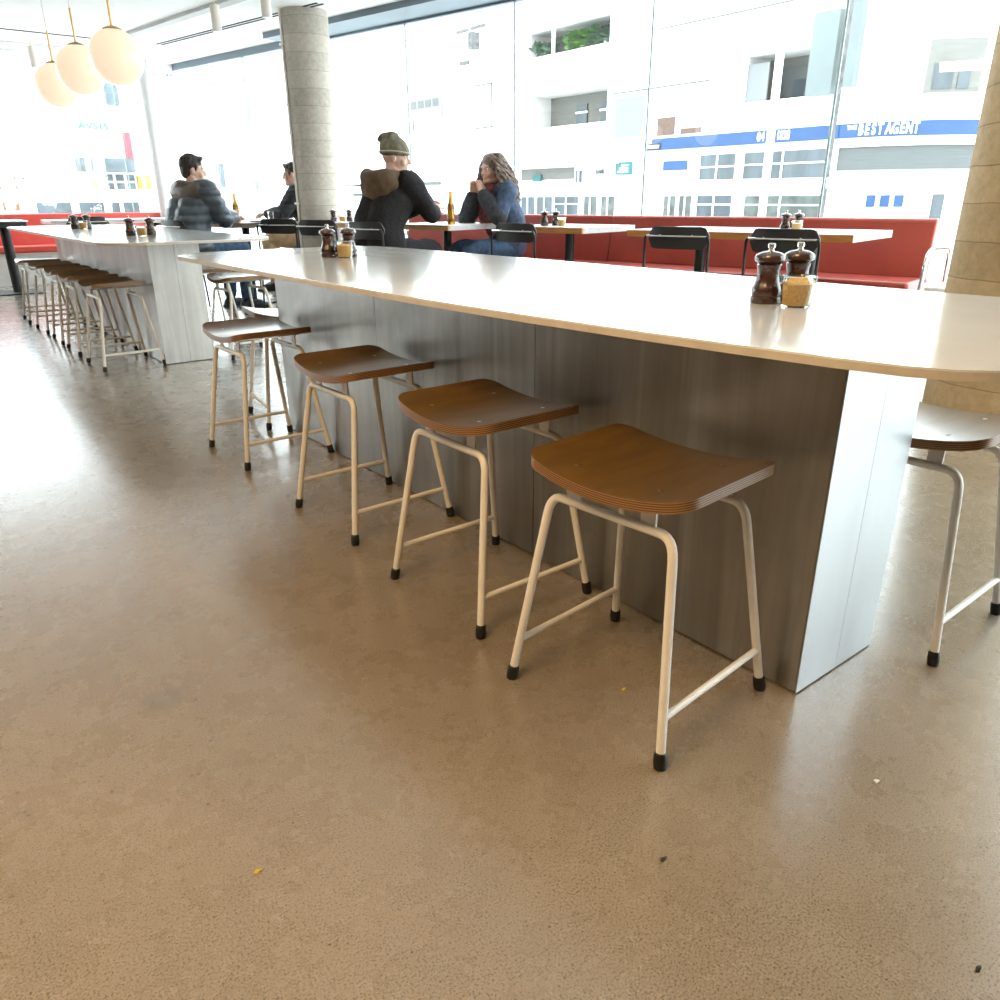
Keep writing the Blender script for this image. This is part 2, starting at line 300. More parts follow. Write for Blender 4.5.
# ------------------------------------------------------------------ camera
cam = bpy.data.cameras.new('camera'); co = bpy.data.objects.new('camera', cam); COL.objects.link(co); sc.camera = co
F_PX, PITCH, ROLL, YAW, H = 760.42, .37789, .00546, .6618, .95
cam.sensor_width = 36; cam.lens = F_PX*36/1000; cam.clip_start = .05; cam.clip_end = 400
fw = V((sin(YAW)*cos(PITCH), cos(YAW)*cos(PITCH), -sin(PITCH))); rt = V((cos(YAW), -sin(YAW), 0)); dn = fw.cross(rt)
r2 = cos(ROLL)*rt+sin(ROLL)*dn; d2 = -sin(ROLL)*rt+cos(ROLL)*dn
co.matrix_world = Matrix(((r2.x, -d2.x, -fw.x, 0), (r2.y, -d2.y, -fw.y, 0), (r2.z, -d2.z, -fw.z, H), (0, 0, 0, 1)))

# ------------------------------------------------------------------ the room
GD = V((-.21, .978, 0)).normalized(); GN = V((.978, .21, 0)).normalized(); G0 = V((5.62, 2.37, 0))   # street glass line
def G(t, n=0, z=0): return G0+GD*t+GN*n+V((0, 0, z))
TL = 9.45                                    # corner with the left glass wall
GC = G(TL)
CEIL = 2.6
TS = -1.35; GS = G(TS); RC = V((2.75, -1.65, 0))      # unseen inward turn of the glass beyond the right column, added for daylight
fl = [(-4.2, -4.5), (RC.x, -4.5), (RC.x, RC.y), (GS.x, GS.y), (GC.x, GC.y), (-4.2, GC.y)]
struct('floor', MB().prism(fl, -.12, 0), MT['floor'])
def off(p, n): return (p.x-GN.x*n, p.y-GN.y*n)
ce = [(-4.2, -4.5), (RC.x, -4.5), (RC.x, RC.y), (GS.x, GS.y), off(GS, .42), off(G(6.8), .42), (G(6.8).x, G(6.8).y), (GC.x, GC.y), (-4.2, GC.y)]
struct('ceiling', MB().prism(ce, CEIL, CEIL+.25), MT['ceil'])
sf = [off(GS, .42), (GS.x, GS.y), (G(6.8).x, G(6.8).y), off(G(6.8), .42)]
struct('trim_1', MB().prism(sf, CEIL-.055, CEIL+.2), MT['soffit'])
struct('wall_left', MB().box(-4.4, -4.2, -4.5, GC.y, 0, CEIL), MT['wall'])
struct('wall_back', MB().box(-4.4, RC.x+.2, -4.7, -4.5, 0, CEIL), MT['wall'])
struct('wall_right', MB().box(RC.x, RC.x+.2, -4.5, RC.y, 0, CEIL), MT['wall'])
# ceiling channels
def strip(name, a, b, w, z0, z1, m):
    a, b = V((*a, 0)), V((*b, 0)); d = (b-a).normalized(); n = V((-d.y, d.x, 0))*w/2
    struct(name, MB().prism([tuple((a-n).xy), tuple((b-n).xy), tuple((b+n).xy), tuple((a+n).xy)], z0, z1), m)
strip('trim_2', (2.60, 10.15), (3.34, 5.4), .10, CEIL-.03, CEIL+.01, MT['chan'])
strip('trim_3', (3.06, 10.25), (3.66, 7.35), .022, CEIL-.006, CEIL+.01, MT['slot'])
strip('trim_4', (3.12, 10.25), (3.72, 7.35), .022, CEIL-.006, CEIL+.01, MT['slot'])
strip('trim_5', (-1, 10.28), (2.42, 10.30), .03, CEIL-.006, CEIL+.01, MT['slot'])
strip('trim_6', (-1.5, 11.05), (2.4, 11.1), .12, CEIL-.05, CEIL+.01, MT['frame'])
# glass walls: bays of 1.40 m with a frosted safety band
def bay(i, a, b, label=None):
    d = (b-a).normalized(); n = V((d.y, -d.x, 0))
    M = Matrix(((d.x, n.x, 0, a.x), (d.y, n.y, 0, a.y), (0, 0, 1, 0), (0, 0, 0, 1))); L = (b-a).length
    top = CEIL-.055
    o = MB().box(0, L, -.006, .006, .06, top, M).build('window_%d' % i, MT['pane']); o['kind'] = 'structure'
    MB().box(.0, .012, -.008, .008, .06, top, M).build('glass_joint', MT['joint'], o)
    MB().box(.02, L-.01, .009, .0095, 1.005, 1.075, M).build('frosted_band', MT['frost'], o)
    MB().box(0, L, -.03, .03, 0, .06, M).build('sill_rail', MT['frame'], o)
    MB().box(0, L, -.03, .03, top-.02, top+.25, M).build('head_rail', MT['soffit'] if i < 20 else MT['frame'], o)
ts = [TS, .85, 2.31, 3.68, 5.05, 6.45, 7.85, TL]
for i in range(len(ts)-1): bay(i+1, G(ts[i]), G(ts[i+1]))
for i in range(3): bay(14+i, RC.lerp(GS, i/3), RC.lerp(GS, (i+1)/3))  # out-of-view glazing put in to bring daylight onto the right side
xs = [GC.x, 2.86, 1.55, .2, -1.2, -2.7, -4.2]
for i in range(len(xs)-1): bay(20+i, V((xs[i], GC.y, 0)), V((xs[i+1], GC.y, 0)))

# columns
def column(name, label, loc, r, m, pipe):
    t = thing(name, label, 'column', (loc[0], loc[1], 0))
    MB().lathe([(r, 0), (r, CEIL+.0)], seg=56).build('shaft', m, t)
    if pipe:
        dx, dy = -loc[0], -loc[1]; a = math.atan2(dy, dx)-1.18
        px, py = (r+.012)*cos(a), (r+.012)*sin(a)
        MB().tube([(px, py, 0), (px, py, CEIL)], .011, 8).build('conduit', MT['spot'], t)
        for z in (.9, 1.55, 2.3): MB().box(px-.022, px+.022, py-.022, py+.022, z, z+.02).build('pipe_clip', MT['spot'], t)
    else:
        pass
    return t
column('concrete_column', 'grey board-marked round concrete column with a thin conduit, behind the dining tables', (3.71, 7.75), .225, MT['col'], True)
column('concrete_column', 'lamplit tan board-marked concrete column at the right edge beyond the near counter', (4.09, 1.30), .36, MT['col2'], False)
sp = thing('steel_post', 'slim white round steel post with a collar by the far left glass', 'post', (3.19, GC.y-.22, 0))
MB().lathe([(.065, 0), (.065, CEIL)], seg=24).build('shaft', MT['chan'], sp)  # white post drawn grey, its shading put into the colour
MB().lathe([(.075, 1.93), (.075, 1.98)], seg=24).build('collar', MT['chan'], sp)

# ------------------------------------------------------------------ communal counters
def outline_T2():
    f = [(.945, 3.24), (.943, 2.6), (.942, 2.0), (.945, 1.5), (.962, 1.15), (.985, .88), (1.005, .70), (1.025, .55), (1.045, .46), (1.07, .405), (1.11, .365), (1.17, .33), (1.26, .30), (1.40, .285), (1.58, .29), (1.75, .32), (1.86, .38), (1.92, .48), (1.945, .62)]
    b = [(1.935, 1.3), (1.93, 2.2), (1.92, 3.0), (1.91, 3.24)]
    arc = [(1.91-.22+.22*cos(R(a)), 3.26+.24*sin(R(a))) for a in range(15, 91, 15)]+[(.945+.22+.22*cos(R(a)), 3.26+.24*sin(R(a))) for a in range(90, 166, 15)]
    return f+b+arc
def outline_T1(): return rrect(.930, 1.905, 4.53, 8.27, .24, 9)
def counter(label, x0, x1, y0, y1, outl, zt):
    t = thing('communal_table', label, 'table', ((x0+x1)/2, (y0+y1)/2, 0)); cx, cy = (x0+x1)/2, (y0+y1)/2
    pts = [(x-cx, y-cy) for x, y in outl]
    top = MB().prism(pts, zt-.003, zt).build('tabletop', MT['top'], t)
    ed = MB().prism(pts, zt-.015, zt-.003).build('top_edge', MT['topedge'], t); ed['label'] = 'beige raw edge of the tabletop'
    zb = zt-.015; g = .0012; th = .004
    n = max(3, round((y1-y0)/.8)); L = (y1-y0)/n
    MB().box(x0-cx+.03, x1-cx-.03, y0-cy+.03, y1-cy-.03, .0, zb).build('inner_frame', MT['black'], t)
    for s in (0, 1):
        for k in range(n):
            a, b = y0-cy+k*L+g, y0-cy+(k+1)*L-g
            X = (x0-cx) if s == 0 else (x1-cx-.03)
            MB().box(X, X+.03, a, b, .004, zb).build('side_panel', MT['metal'], t)
    for s in (0, 1):
        Y = y0-cy-.001 if s == 0 else y1-cy-.003
        w = (x1-x0)/2
        for k in range(2):
            MB().box(x0-cx+k*w+(.0005 if k else .0), x0-cx+(k+1)*w-.0008, Y, Y+th, .004, zb).build('end_panel', MT['metal_lit'] if s == 0 and y0 < 2 else MT['metal'], t)  # near end takes the brightened copy of the metal
    return t
counter('near white-topped communal table with a brown-reflecting sheet metal base', 1.276, 1.576, .656, 3.151, outline_T2(), .74)
counter('far white-topped communal table on a grey metal base, beneath the globe pendants', 1.258, 1.558, 4.972, 7.911, outline_T1(), .74)

# ------------------------------------------------------------------ bar stools
def bez(a, c, b, n=6): return [(1-t)**2*V(a)+2*(1-t)*t*V(c)+t*t*V(b) for t in [i/n for i in range(n+1)]]
def make_stool():
    t = thing('stool', '', 'stool')
    # seat: local y = side-to-side (curved), x = depth
    NX, NY = 14, 40; hx, hy = .160, .184; th = .021; rc = .036
    pts = {}
    def zz(y): return .478+.026*(abs(y)/hy)**2.1
    bm = bmesh.new(); ly = bm.verts.layers.float.new('ply')
    grid = {}
    for s in (0, 1):
        for i in range(NX+1):
            for j in range(NY+1):
                u, v = -1+2*i/NX, sin(PI/2*(-1+2*j/NY)); y = v*hy
                d_ = max(0, abs(y)-(hy-rc)); xw = hx*(1-.07*v*v)-(rc-math.sqrt(max(0, rc*rc-d_*d_))); x = u*xw
                w = bm.verts.new((x, y, zz(y)-(th if s else 0))); w[ly] = float(s); grid[s, i, j] = w
    for i in range(NX):
        for j in range(NY):
            bm.faces.new([grid[0, i, j], grid[0, i+1, j], grid[0, i+1, j+1], grid[0, i, j+1]])
            bm.faces.new([grid[1, i, j], grid[1, i, j+1], grid[1, i+1, j+1], grid[1, i+1, j]])
    rim = [(i, 0) for i in range(NX)]+[(NX, j) for j in range(NY)]+[(i, NY) for i in range(NX, 0, -1)]+[(0, j) for j in range(NY, 0, -1)]
    for k in range(len(rim)):
        a, b = rim[k], rim[(k+1) % len(rim)]
        f = bm.faces.new([grid[0, a[0], a[1]], grid[1, a[0], a[1]], grid[1, b[0], b[1]], grid[0, b[0], b[1]]]); f.material_index = 1
    bmesh.ops.recalc_face_normals(bm, faces=bm.faces[:])
    me = bpy.data.meshes.new('seat'); bm.to_mesh(me); bm.free()
    for p in me.polygons: p.use_smooth = True
    me.set_sharp_from_angle(angle=R(45)); me.materials.append(MT['seat']); me.materials.append(MT['ply'])
    so = bpy.data.objects.new('seat', me); COL.objects.link(so); so.parent = t
    b = so.modifiers.new('bevel', 'BEVEL'); b.width = .003; b.segments = 2; b.limit_method = 'ANGLE'; b.angle_limit = R(60)
    for sx in (-1, 1):
        for sy in (-1, 1):
            MB().ball((sx*.095, sy*.095, zz(.095)), (.0055, .0055, .0012), 10, 6).build('screw', MT['steel'], so)
    rad = .0088; zb = .417
    for sx in (-1, 1):
        xt, xb = sx*.114, sx*.172
        for sy in (-1, 1):
            yt, yb = sy*.141, sy*.190
            tp = (xt, yt, zb); ft = (xb, yb, .012)
            dirn = (V(ft)-V(tp)).normalized()
            path = [V((xt, sy*.100, zb))]+bez((xt, sy*.112, zb), tp, V(tp)+dirn*.04)+[V(ft)]
            lg = MB().tube(path, rad, 12).build('leg', MT['white'], t)
            e = V(ft); q = e-dirn*.020
            MB().tube([q, q+dirn*.004, e, e+dirn*.011], [.0100, .0122, .0125, .0115], 12).build('rubber_foot', MT['foot'], lg)
            zt_ = zz(.085)-th+.002
            MB().box(-.0025, .0025, -.016, .016, 0, zt_-zb, Matrix.Translation((xt-sx*.004, sy*.085, zb))).build('bracket', MT['white'], t)
        MB().tube([(xt, -.110, zb), (xt, .110, zb)], rad, 12).build('crossbar', MT['white'], t)
    for sy in (-1, 1):
        z = .095; k = (zb-z)/(zb-.012)
        x = .114+(.172-.114)*k; y = sy*(.141+(.190-.141)*k)
        MB().tube([(-x, y, z), (x, y, z)], .0070, 10).build('stretcher', MT['white'], t)
    return t
stool0 = make_stool()
SW = 'white-legged stool with a brown plywood seat, '
SW2 = 'white-legged plywood stool, '
stools = [
 (1.047, .889, 5, 'brown plywood stool nearest the camera, at the near end of the near table', 'stools along the near table'),
 (1.072, 1.425, .5, 'brown plywood stool at the near table, second back from the camera', 'stools along the near table'),
 (1.086, 2.066, .8, 'brown plywood stool at the near table, third back from the camera', 'stools along the near table'),
 (1.085, 2.915, 1, 'fourth stool along the near table, its seat glaring white, farthest from the camera', 'stools along the near table'),
 (1.405, 3.335, 82, 'stool at the far end of the near table, half hidden by its metal base', 'stools along the near table'),
 (1.775, .725, 1, 'stool at the right edge of the photo on the window side of the near table', 'stools along the near table'),
 (1.075, 5.170, 2, 'brown plywood stool at the near end of the far table row, closest to us', 'stools along the far table'),
 (1.070, 5.80, 0, 'second stool in the far table row', 'stools along the far table'),
 (1.068, 6.34, -1, 'third stool in the far table row', 'stools along the far table'),
 (1.060, 6.95, 2, 'fourth stool in the far table row', 'stools along the far table'),
 (1.050, 7.62, -2, 'fifth and farthest stool in the far table row', 'stools along the far table'),
 (1.805, 5.05, 1, 'pale-seated stool on the window side of the far table, seen between the two metal bases', 'stools along the far table'),
 (1.800, 5.72, -2, 'stool just behind the pale-seated one on the window side of the far table', 'stools along the far table'),
]
for i, (x, y, a, lb, gr) in enumerate(stools):
    if i == 0:
        stool0.location = (x, y, 0); stool0.rotation_euler.z = R(a); tag(stool0, lb, None, gr)
    else: dup(stool0, (x, y, 0), R(a), lb, gr)

# ------------------------------------------------------------------ condiments
def make_mill():
    t = thing('pepper_mill', '', 'pepper mill')
    MB().lathe([(0.0306, 0), (0.0318, .003), (0.0318, .012), (0.0294, .015), (0.0314, .019), (0.0310, .030), (0.0270, .038), (0.0234, .052), (0.0228, .066), (0.0246, .074), (0.0252, .078)], seg=32).build('body', MT['mill'], t)
    MB().lathe([(0.0216, .0785), (0.0222, .080), (0.0318, .086), (0.0322, .091), (0.0294, .097), (0.0204, .102), (0.0096, .1045)], seg=32).build('head', MT['mill'], t)
    MB().lathe([(0.0090, .104), (0.0054, .106), (0.0048, .109), (0.0074, .111), (0.0077, .118), (0.0060, .120)], seg=20).build('knob', MT['nickel'], t)
    return t
def make_jar():
    t = thing('spice_jar', '', 'jar')
    MB().lathe([(0.0275, 0.0000), (0.0288, 0.0045), (0.0326, 0.0470), (0.0365, 0.0482), (0.0369, 0.0594), (0.0343, 0.0616), (0.0330, 0.0594), (0.0307, 0.0493), (0.0269, 0.0067), (0.0256, 0.0034)], seg=32).build('glass_body', MT['glass'], t)
    MB().lathe([(0.0250, 0.0036), (0.0264, 0.0067), (0.0297, 0.0437), (0.0166, 0.0459), (0.0000, 0.0465)], seg=28).build('spice', MT['spice'], t)
    return t
mill0, jar0 = make_mill(), make_jar(); used = {'m': 0, 'j': 0}
def put(p, k, loc, lb, gr, rz=0):
    if not used[k]: used[k] = 1; p.location = loc; p.rotation_euler.z = rz; tag(p, lb, None, gr)
    else: dup(p, loc, rz, lb, gr)
Z2 = .7403
def cset(mA, mB, j, z, where, gr):
    put(mill0, 'm', (*mA, z), 'left wooden mill '+where, gr)
    put(mill0, 'm', (*mB, z), 'right wooden mill '+where, gr)
    put(jar0, 'j', (*j, z), 'jar of orange spice '+where, gr)
cset((1.466, .960), (1.548, .944), (1.462, .887), Z2, 'at the near end of the near table', 'condiments on the near table')
cset((1.385, 2.850), (1.465, 2.835), (1.418, 2.782), Z2, 'at the far end of the near table', 'condiments on the near table')
cset((1.300, 5.46), (1.42, 5.45), (1.345, 5.37), Z2, 'at the near end of the far table', 'condiments on the far table')
cset((1.290, 7.12), (1.385, 7.14), (1.335, 7.04), Z2, 'at the far end of the far table', 'condiments on the far table')

# ------------------------------------------------------------------ banquettes
def banquette(label, a, b, m, depth=.55, zt=.81):
    d = (b-a); L = d.length; d.normalize(); ang = math.atan2(d.y, d.x)
    t = thing('banquette', label, 'bench', tuple(a), ang)
    # local x along, local y towards the room (left of direction)
    n = max(1, round(L/2.4)); w = L/n
    for k in range(n):
        x0, x1 = k*w+.003, (k+1)*w-.003
        s = 1
        prof = [(.03, .40), (.13, .44), (.075, zt-.01), (.06, zt), (.0, zt), (.0, .40)]
        mb = MB(); vs = [V((x0, y, z)) for y, z in prof]+[V((x1, y, z)) for y, z in prof]; q = len(prof)
        mb.add(vs, [tuple(range(q)), tuple(range(2*q-1, q-1, -1))]+[(i, (i+1) % q, q+(i+1) % q, q+i) for i in range(q)])
        mb.build('backrest', m, t, bevel=.012, seg=3)
        MB().box(x0, x1, .115, depth, .37, .445).build('seat_cushion', m, t, bevel=.02, seg=3)
    MB().box(.02, L-.02, .02, depth-.06, 0, .37).build('plinth', MT['redbase'], t)
    return t
banquette('long red vinyl banquette along the street glass, behind the dining tables', G(.05, -.05), G(5.0, -.05), MT['red'])
lb_ = banquette('haze-brightened red banquette under the far left glass, behind the far communal table', V((3.45, GC.y-.06, 0)), V((-2.2, GC.y-.06, 0)), MT['red_hazed'], zt=.80)

# ------------------------------------------------------------------ dining tables
def dtable(name, label, c, du, L, W, top, zt=.75, front=True, group=None):
    # c = front-right corner; du = direction along front edge; depth goes along dv (towards the bench)
    du = V((*du, 0)).normalized(); dv = V((du.y, -du.x, 0)); ang = math.atan2(du.y, du.x)
    o = V((*c, 0)); t = thing(name, label, 'table', tuple(o+du*L/2+dv*W/2), ang, group)
    # local x along du, local -y along dv
    th = .042
    MB().box(-L/2, L/2, -W/2, W/2, zt-.004, zt).build('tabletop', top, t)
    MB().box(-L/2+.02, L/2, -W/2, W/2-.02, zt-th, zt-.004).build('core', MT['greyedge'] if front else top, t)
    if front:
        MB().box(-L/2, L/2, W/2-.02, W/2, zt-th, zt-.004).build('wood_edge', MT['orangewood'], t)
        MB().box(-L/2, -L/2+.02, -W/2, W/2-.02, zt-th, zt-.004).build('end_edge', MT['greyedge'], t)
    xs_ = (0,) if L < 1.1 else (-L/2+.35, L/2-.35)
    for x in xs_:
        MB().lathe([(.036, .012), (.036, zt-th-.01)], (x, 0, 0), 20).build('post', MT['black'], t)
        MB().box(x-.2, x+.2, -.2, .2, 0, .012).build('base_plate', MT['black'], t, bevel=.004)
        MB().box(x-.16, x+.16, -.03, .03, zt-th-.012, zt-th).build('top_bracket', MT['black'], t)
    return t
gd = (GD.x, GD.y)
dtable('dining_table', 'long white-topped dining table with an orange wood edge, nearest the right column', (4.30, 2.31), gd, 1.45, .80, MT['tabletop'])
dtable('dining_table', 'small white-topped dining table with an orange wood edge, right of the woman', (4.01, 4.18), gd, .72, .74, MT['tabletop'])
dtable('dining_table', 'white-topped dining table between the man in the beanie and the woman', (3.66, 5.36), gd, .72, .74, MT['tabletop'])
dtable('dining_table', 'orange-edged dining table directly in front of the grey concrete column', (3.40, 6.56), gd, .80, .72, MT['tabletop'])
dtable('dining_table', 'dark-topped dining table between the man in the puffer jacket and the man in glasses', (2.57, 7.26), (-.05, 1), .74, .62, MT['darktop'], front=False)
dtable('dining_table', 'white-topped dining table in front of the haze-brightened banquette, beyond the far communal table', (3.05, 9.75), (-1, .0), 1.5, .65, MT['tabletop'], front=False)
bt = thing('dining_table', 'black-framed table at the left edge of the photo on one thick black post', 'table', (.82, 10.15, 0))
MB().prism(rrect(-.62, .52, -.38, .38, .03), .745, .755).build('tabletop', MT['tabletop'], bt)
MB().box(-.60, .50, -.36, .36, .685, .745).build('apron', MT['black'], bt, bevel=.006)
MB().lathe([(.05, .012), (.05, .69)], (.33, 0, 0), 20).build('post', MT['black'], bt)
MB().box(.05, .55, -.24, .24, 0, .012).build('base_plate', MT['black'], bt, bevel=.004)

# ------------------------------------------------------------------ dining chairs
def make_chair():
    t = thing('dining_chair', '', 'chair')     # local +y = forward (seat faces +y)
    def curved(x0, x1, z0, z1, yb, bow, th, r):
        pts = rrect(x0, x1, z0, z1, r, 6); mb = MB(); n = len(pts)
        # fan strips across width
        N = 16; vs = []; fs = []
        cols = []
        for i in range(N+1):
            x = x0+(x1-x0)*i/N
            # vertical extent at x for rounded corners
            dx = min(x-x0, x1-x); k = r-math.sqrt(max(0, r*r-(r-min(dx, r))**2))
            lo, hi = z0+k, z1-k; y = yb+bow*((2*i/N-1)**2)
            cols.append((x, y, lo, hi))
        for x, y, lo, hi in cols: vs += [V((x, y, lo)), V((x, y, hi)), V((x, y+th, hi)), V((x, y+th, lo))]
        for i in range(N):
            for k in range(4): fs.append((i*4+k, i*4+(k+1) % 4, (i+1)*4+(k+1) % 4, (i+1)*4+k))
        fs += [(3, 2, 1, 0), tuple(N*4+k for k in range(4))]
        return mb.add(vs, fs)
    curved(-.19, .19, .665, .79, -.205, .035, .010, .05).build('backrest', MT['blackply'], t)
    MB().prism(rrect(-.20, .20, -.19, .20, .06), .440, .452).build('seat', MT['blackply'], t, bevel=.003)
    r = .0085
    for s in (-1, 1):
        MB().tube([(s*.205, -.225, .01), (s*.200, -.19, .43), (s*.200, -.195, .60)]+bez((s*.200, -.198, .70), (s*.200, -.205, .735), (s*.185, -.208, .738), 4), r, 8).build('leg', MT['black'], t)
        MB().tube([(s*.205, .20, .01), (s*.185, .16, .432)], r, 8).build('leg', MT['black'], t)
        MB().tube([(s*.2, -.19, .432), (s*.185, .16, .432)], r, 8).build('side_rail', MT['black'], t)
    MB().tube([(-.188, -.208, .738), (-.1, -.222, .738), (.1, -.222, .738), (.188, -.208, .738)], .006, 8).build('back_rail', MT['chrome'], t)
    for s in (-1, 1): MB().ball((s*.10, -.2085, .742), (.006, .004, .006), 10, 6).build('rivet', MT['nickel'], t)
    return t
chair0 = make_chair(); ga = math.atan2(GN.y, GN.x)-PI/2
def chair_at(t, n, da): p = G(t, n); return (p.x, p.y, 0), ga+R(da)
ch = [
 (*chair_at(.46, -1.52, 0), 'black dining chair at the long table, directly behind the nearest pepper mills'),
 (*chair_at(1.10, -1.52, 4), 'black dining chair at the left end of the long dining table'),
 (*chair_at(2.35, -1.47, -3), 'black dining chair at the small table just right of the woman'),
 ((3.11, 5.46, 0), ga+R(4), 'black dining chair carrying the man in the beanie'),
 (*chair_at(4.42, -1.62, 18), 'black dining chair before the column-side orange-edged table, the right-hand one'),
 (*chair_at(5.05, -1.58, 24), 'black dining chair before the column-side orange-edged table, the left-hand one'),
 ((2.22, 7.22, 0), R(-76), 'black dining chair under the man in the puffer jacket'),
 ((3.85, 8.36, 0), R(58), 'black dining chair under the man in glasses behind the column'),
 ((1.85, 9.62, 0), R(-4), 'black dining chair at the table beyond the far communal table, left of the puffer jacket'),
]
for i, (l, a, lb) in enumerate(ch):
    if i == 0: chair0.location = l; chair0.rotation_euler.z = a; tag(chair0, lb, None, 'black dining chairs')
    else: dup(chair0, l, a, lb, 'black dining chairs')
# condiments on dining tables
p = G(.74, -.95); q = G(.70, -.84); j = G(.66, -.97)
cset((p.x, p.y), (q.x, q.y), (j.x, j.y), .7503, 'on the long orange-edged dining table', 'condiments on the dining tables')
p = G(2.60, -.98); q = G(2.58, -.86); j = G(2.46, -.95)
cset((p.x, p.y), (q.x, q.y), (j.x, j.y), .7503, 'on the small dining table right of the woman', 'condiments on the dining tables')
p = G(5.03, -1.08); j = G(4.93, -1.05); q = G(4.95, -.95)
cset((p.x, p.y), (q.x, q.y), (j.x, j.y), .7503, 'on the table in front of the grey column', 'condiments on the dining tables')

# bottles, tumblers, plate
def make_bottle():
    t = thing('beer_bottle', '', 'bottle')
    MB().lathe([(.028, 0), (.031, .004), (.031, .130), (.028, .150), (.0165, .178), (.0135, .200), (.0125, .240), (.0145, .243), (.0145, .252), (.012, .254)], seg=24).build('glass_body', MT['amber'], t)
    MB().lathe([(.0313, .118), (.0313, .122), (.0285, .1505), (.0280, .1508)], seg=24).build('shoulder_label', MT['label'], t)
    MB().lathe([(.0314, .02), (.0314, .045)], seg=24).build('label', MT['label'], t)
    return t
b0 = make_bottle(); b0.location = (3.79, 5.50, .7502); tag(b0, 'amber beer bottle between the man in the beanie and the woman', None, 'beer bottles')
dup(b0, (2.78, 7.62, .7502), 0, 'amber beer bottle on the dark table of the puffer jacket man', 'beer bottles')
def make_tumbler():
    t = thing('tumbler', '', 'glass')
    MB().lathe([(.026, 0), (.030, .09), (.0285, .09), (.025, .006), (.001, .005)], seg=20).build('glass_body', MT['clear'], t); return t
g0 = make_tumbler(); g0.location = (3.92, 5.62, .7502); tag(g0, 'clear tumbler beside the beer bottle at the woman\'s elbow', None, 'tumblers')
dup(g0, (3.12, 7.62, .7502), 0, 'clear tumbler at the right of the dark table by the column', 'tumblers')
dup(g0, (2.70, 7.78, .7502), 0, 'clear tumbler near the puffer jacket man\'s hands', 'tumblers')
tag(MB().prism(rrect(-.11, .11, -.07, .07, .02), 0, .012).build('serving_board', MT['darkplate'], loc=(2.98, 7.48, .7502), rz=.3, bevel=.002), 'dark serving board lying on the dark-topped table', 'board')

# chrome armchair beside the banquette
ac = thing('armchair', 'chrome tube armchair between the end of the red banquette and the right column', 'chair', (5.10, 1.93, 0), R(98))
for s in (-1, 1):
    pth = [(s*.25, .22, .01), (s*.25, .20, .52)]+bez((s*.25, .20, .56), (s*.25, .19, .65), (s*.25, .08, .655), 6)+[(s*.25, -.12, .65)]+bez((s*.25, -.18, .648), (s*.25, -.26, .64), (s*.25, -.26, .56), 6)+[(s*.25, -.28, .01)]
    MB().tube(pth, .013, 12).build('arm_frame', MT['chrome'], ac)
MB().tube([(-.25, -.265, .40), (.25, -.265, .40)], .011, 10).build('cross_tube', MT['chrome'], ac)
MB().tube([(-.25, .20, .40), (.25, .20, .40)], .011, 10).build('cross_tube', MT['chrome'], ac)
MB().box(-.23, .23, -.24, .22, .40, .45).build('seat', MT['redbase'], ac, bevel=.015)
MB().box(-.23, .23, -.275, -.245, .52, .80).build('backrest', MT['redbase'], ac, bevel=.015)
for s in (-1, 1): MB().tube([(s*.2, -.26, .39), (s*.2, -.262, .8)], .01, 8).build('back_post', MT['chrome'], ac)

# ------------------------------------------------------------------ lights hanging from the ceiling
def pendant(label, x, y, z, r=.14):
    t = thing('globe_pendant', label, 'pendant lamp', (x, y, CEIL), 0, 'globe pendants')
    zc = z-CEIL
    MB().ball((0, 0, zc), r, 40, 24).build('globe_shade', MT['globe'], t)
    a = r*.93
    MB().lathe([(.052, zc+a-.004), (.050, zc+a+.006), (.030, zc+a+.016), (.008, zc+a+.022)], seg=24).build('brass_cap', MT['brass'], t)
    MB().tube([(0, 0, zc+a+.015), (0, 0, zc+a+.20)], .006, 10).build('rod', MT['brass'], t)
    MB().tube([(0, 0, zc+a+.19), (0, 0, -.02)], .0025, 6).build('cord', MT['cord'], t)
    MB().lathe([(.05, -.025), (.05, 0)], seg=24).build('ceiling_rose', MT['brass'], t)
pendant('large white globe pendant nearest us, with a brass cap', 1.30, 5.10, 1.685)
pendant('white globe pendant, the middle of the three', 1.26, 5.82, 1.70)
pendant('white globe pendant, the farthest of the three', 1.27, 6.65, 1.70)
def spot(label, x, y, zb, L=.20):
    t = thing('track_spotlight', label, 'spotlight', (x, y, CEIL), 0, 'ceiling spotlights')
    z = zb-CEIL
    MB().lathe([(.036, z), (.040, z+.004), (.040, z+L)], seg=24).build('housing', MT['spot'], t)
    MB().lathe([(.012, z+L), (.012, z+L+.012)], seg=12).build('joint', MT['brass'], t)
    MB().tube([(0, 0, z+L+.01), (0, 0, 0)], .006, 8).build('stem', MT['spot'], t)
spot('cream cylinder ceiling spotlight right beside the top of the grey column', 2.90, 6.72, 2.30, .22)
spot('cream cylinder ceiling spotlight left of the grey column top', 2.77, 7.50, 2.30, .20)
spot('cream cylinder ceiling spotlight just right of the largest globe pendant', 2.40, 9.40, 2.30)
spot('cream cylinder ceiling spotlight at far left behind the globes', 1.84, 10.6, 2.30)

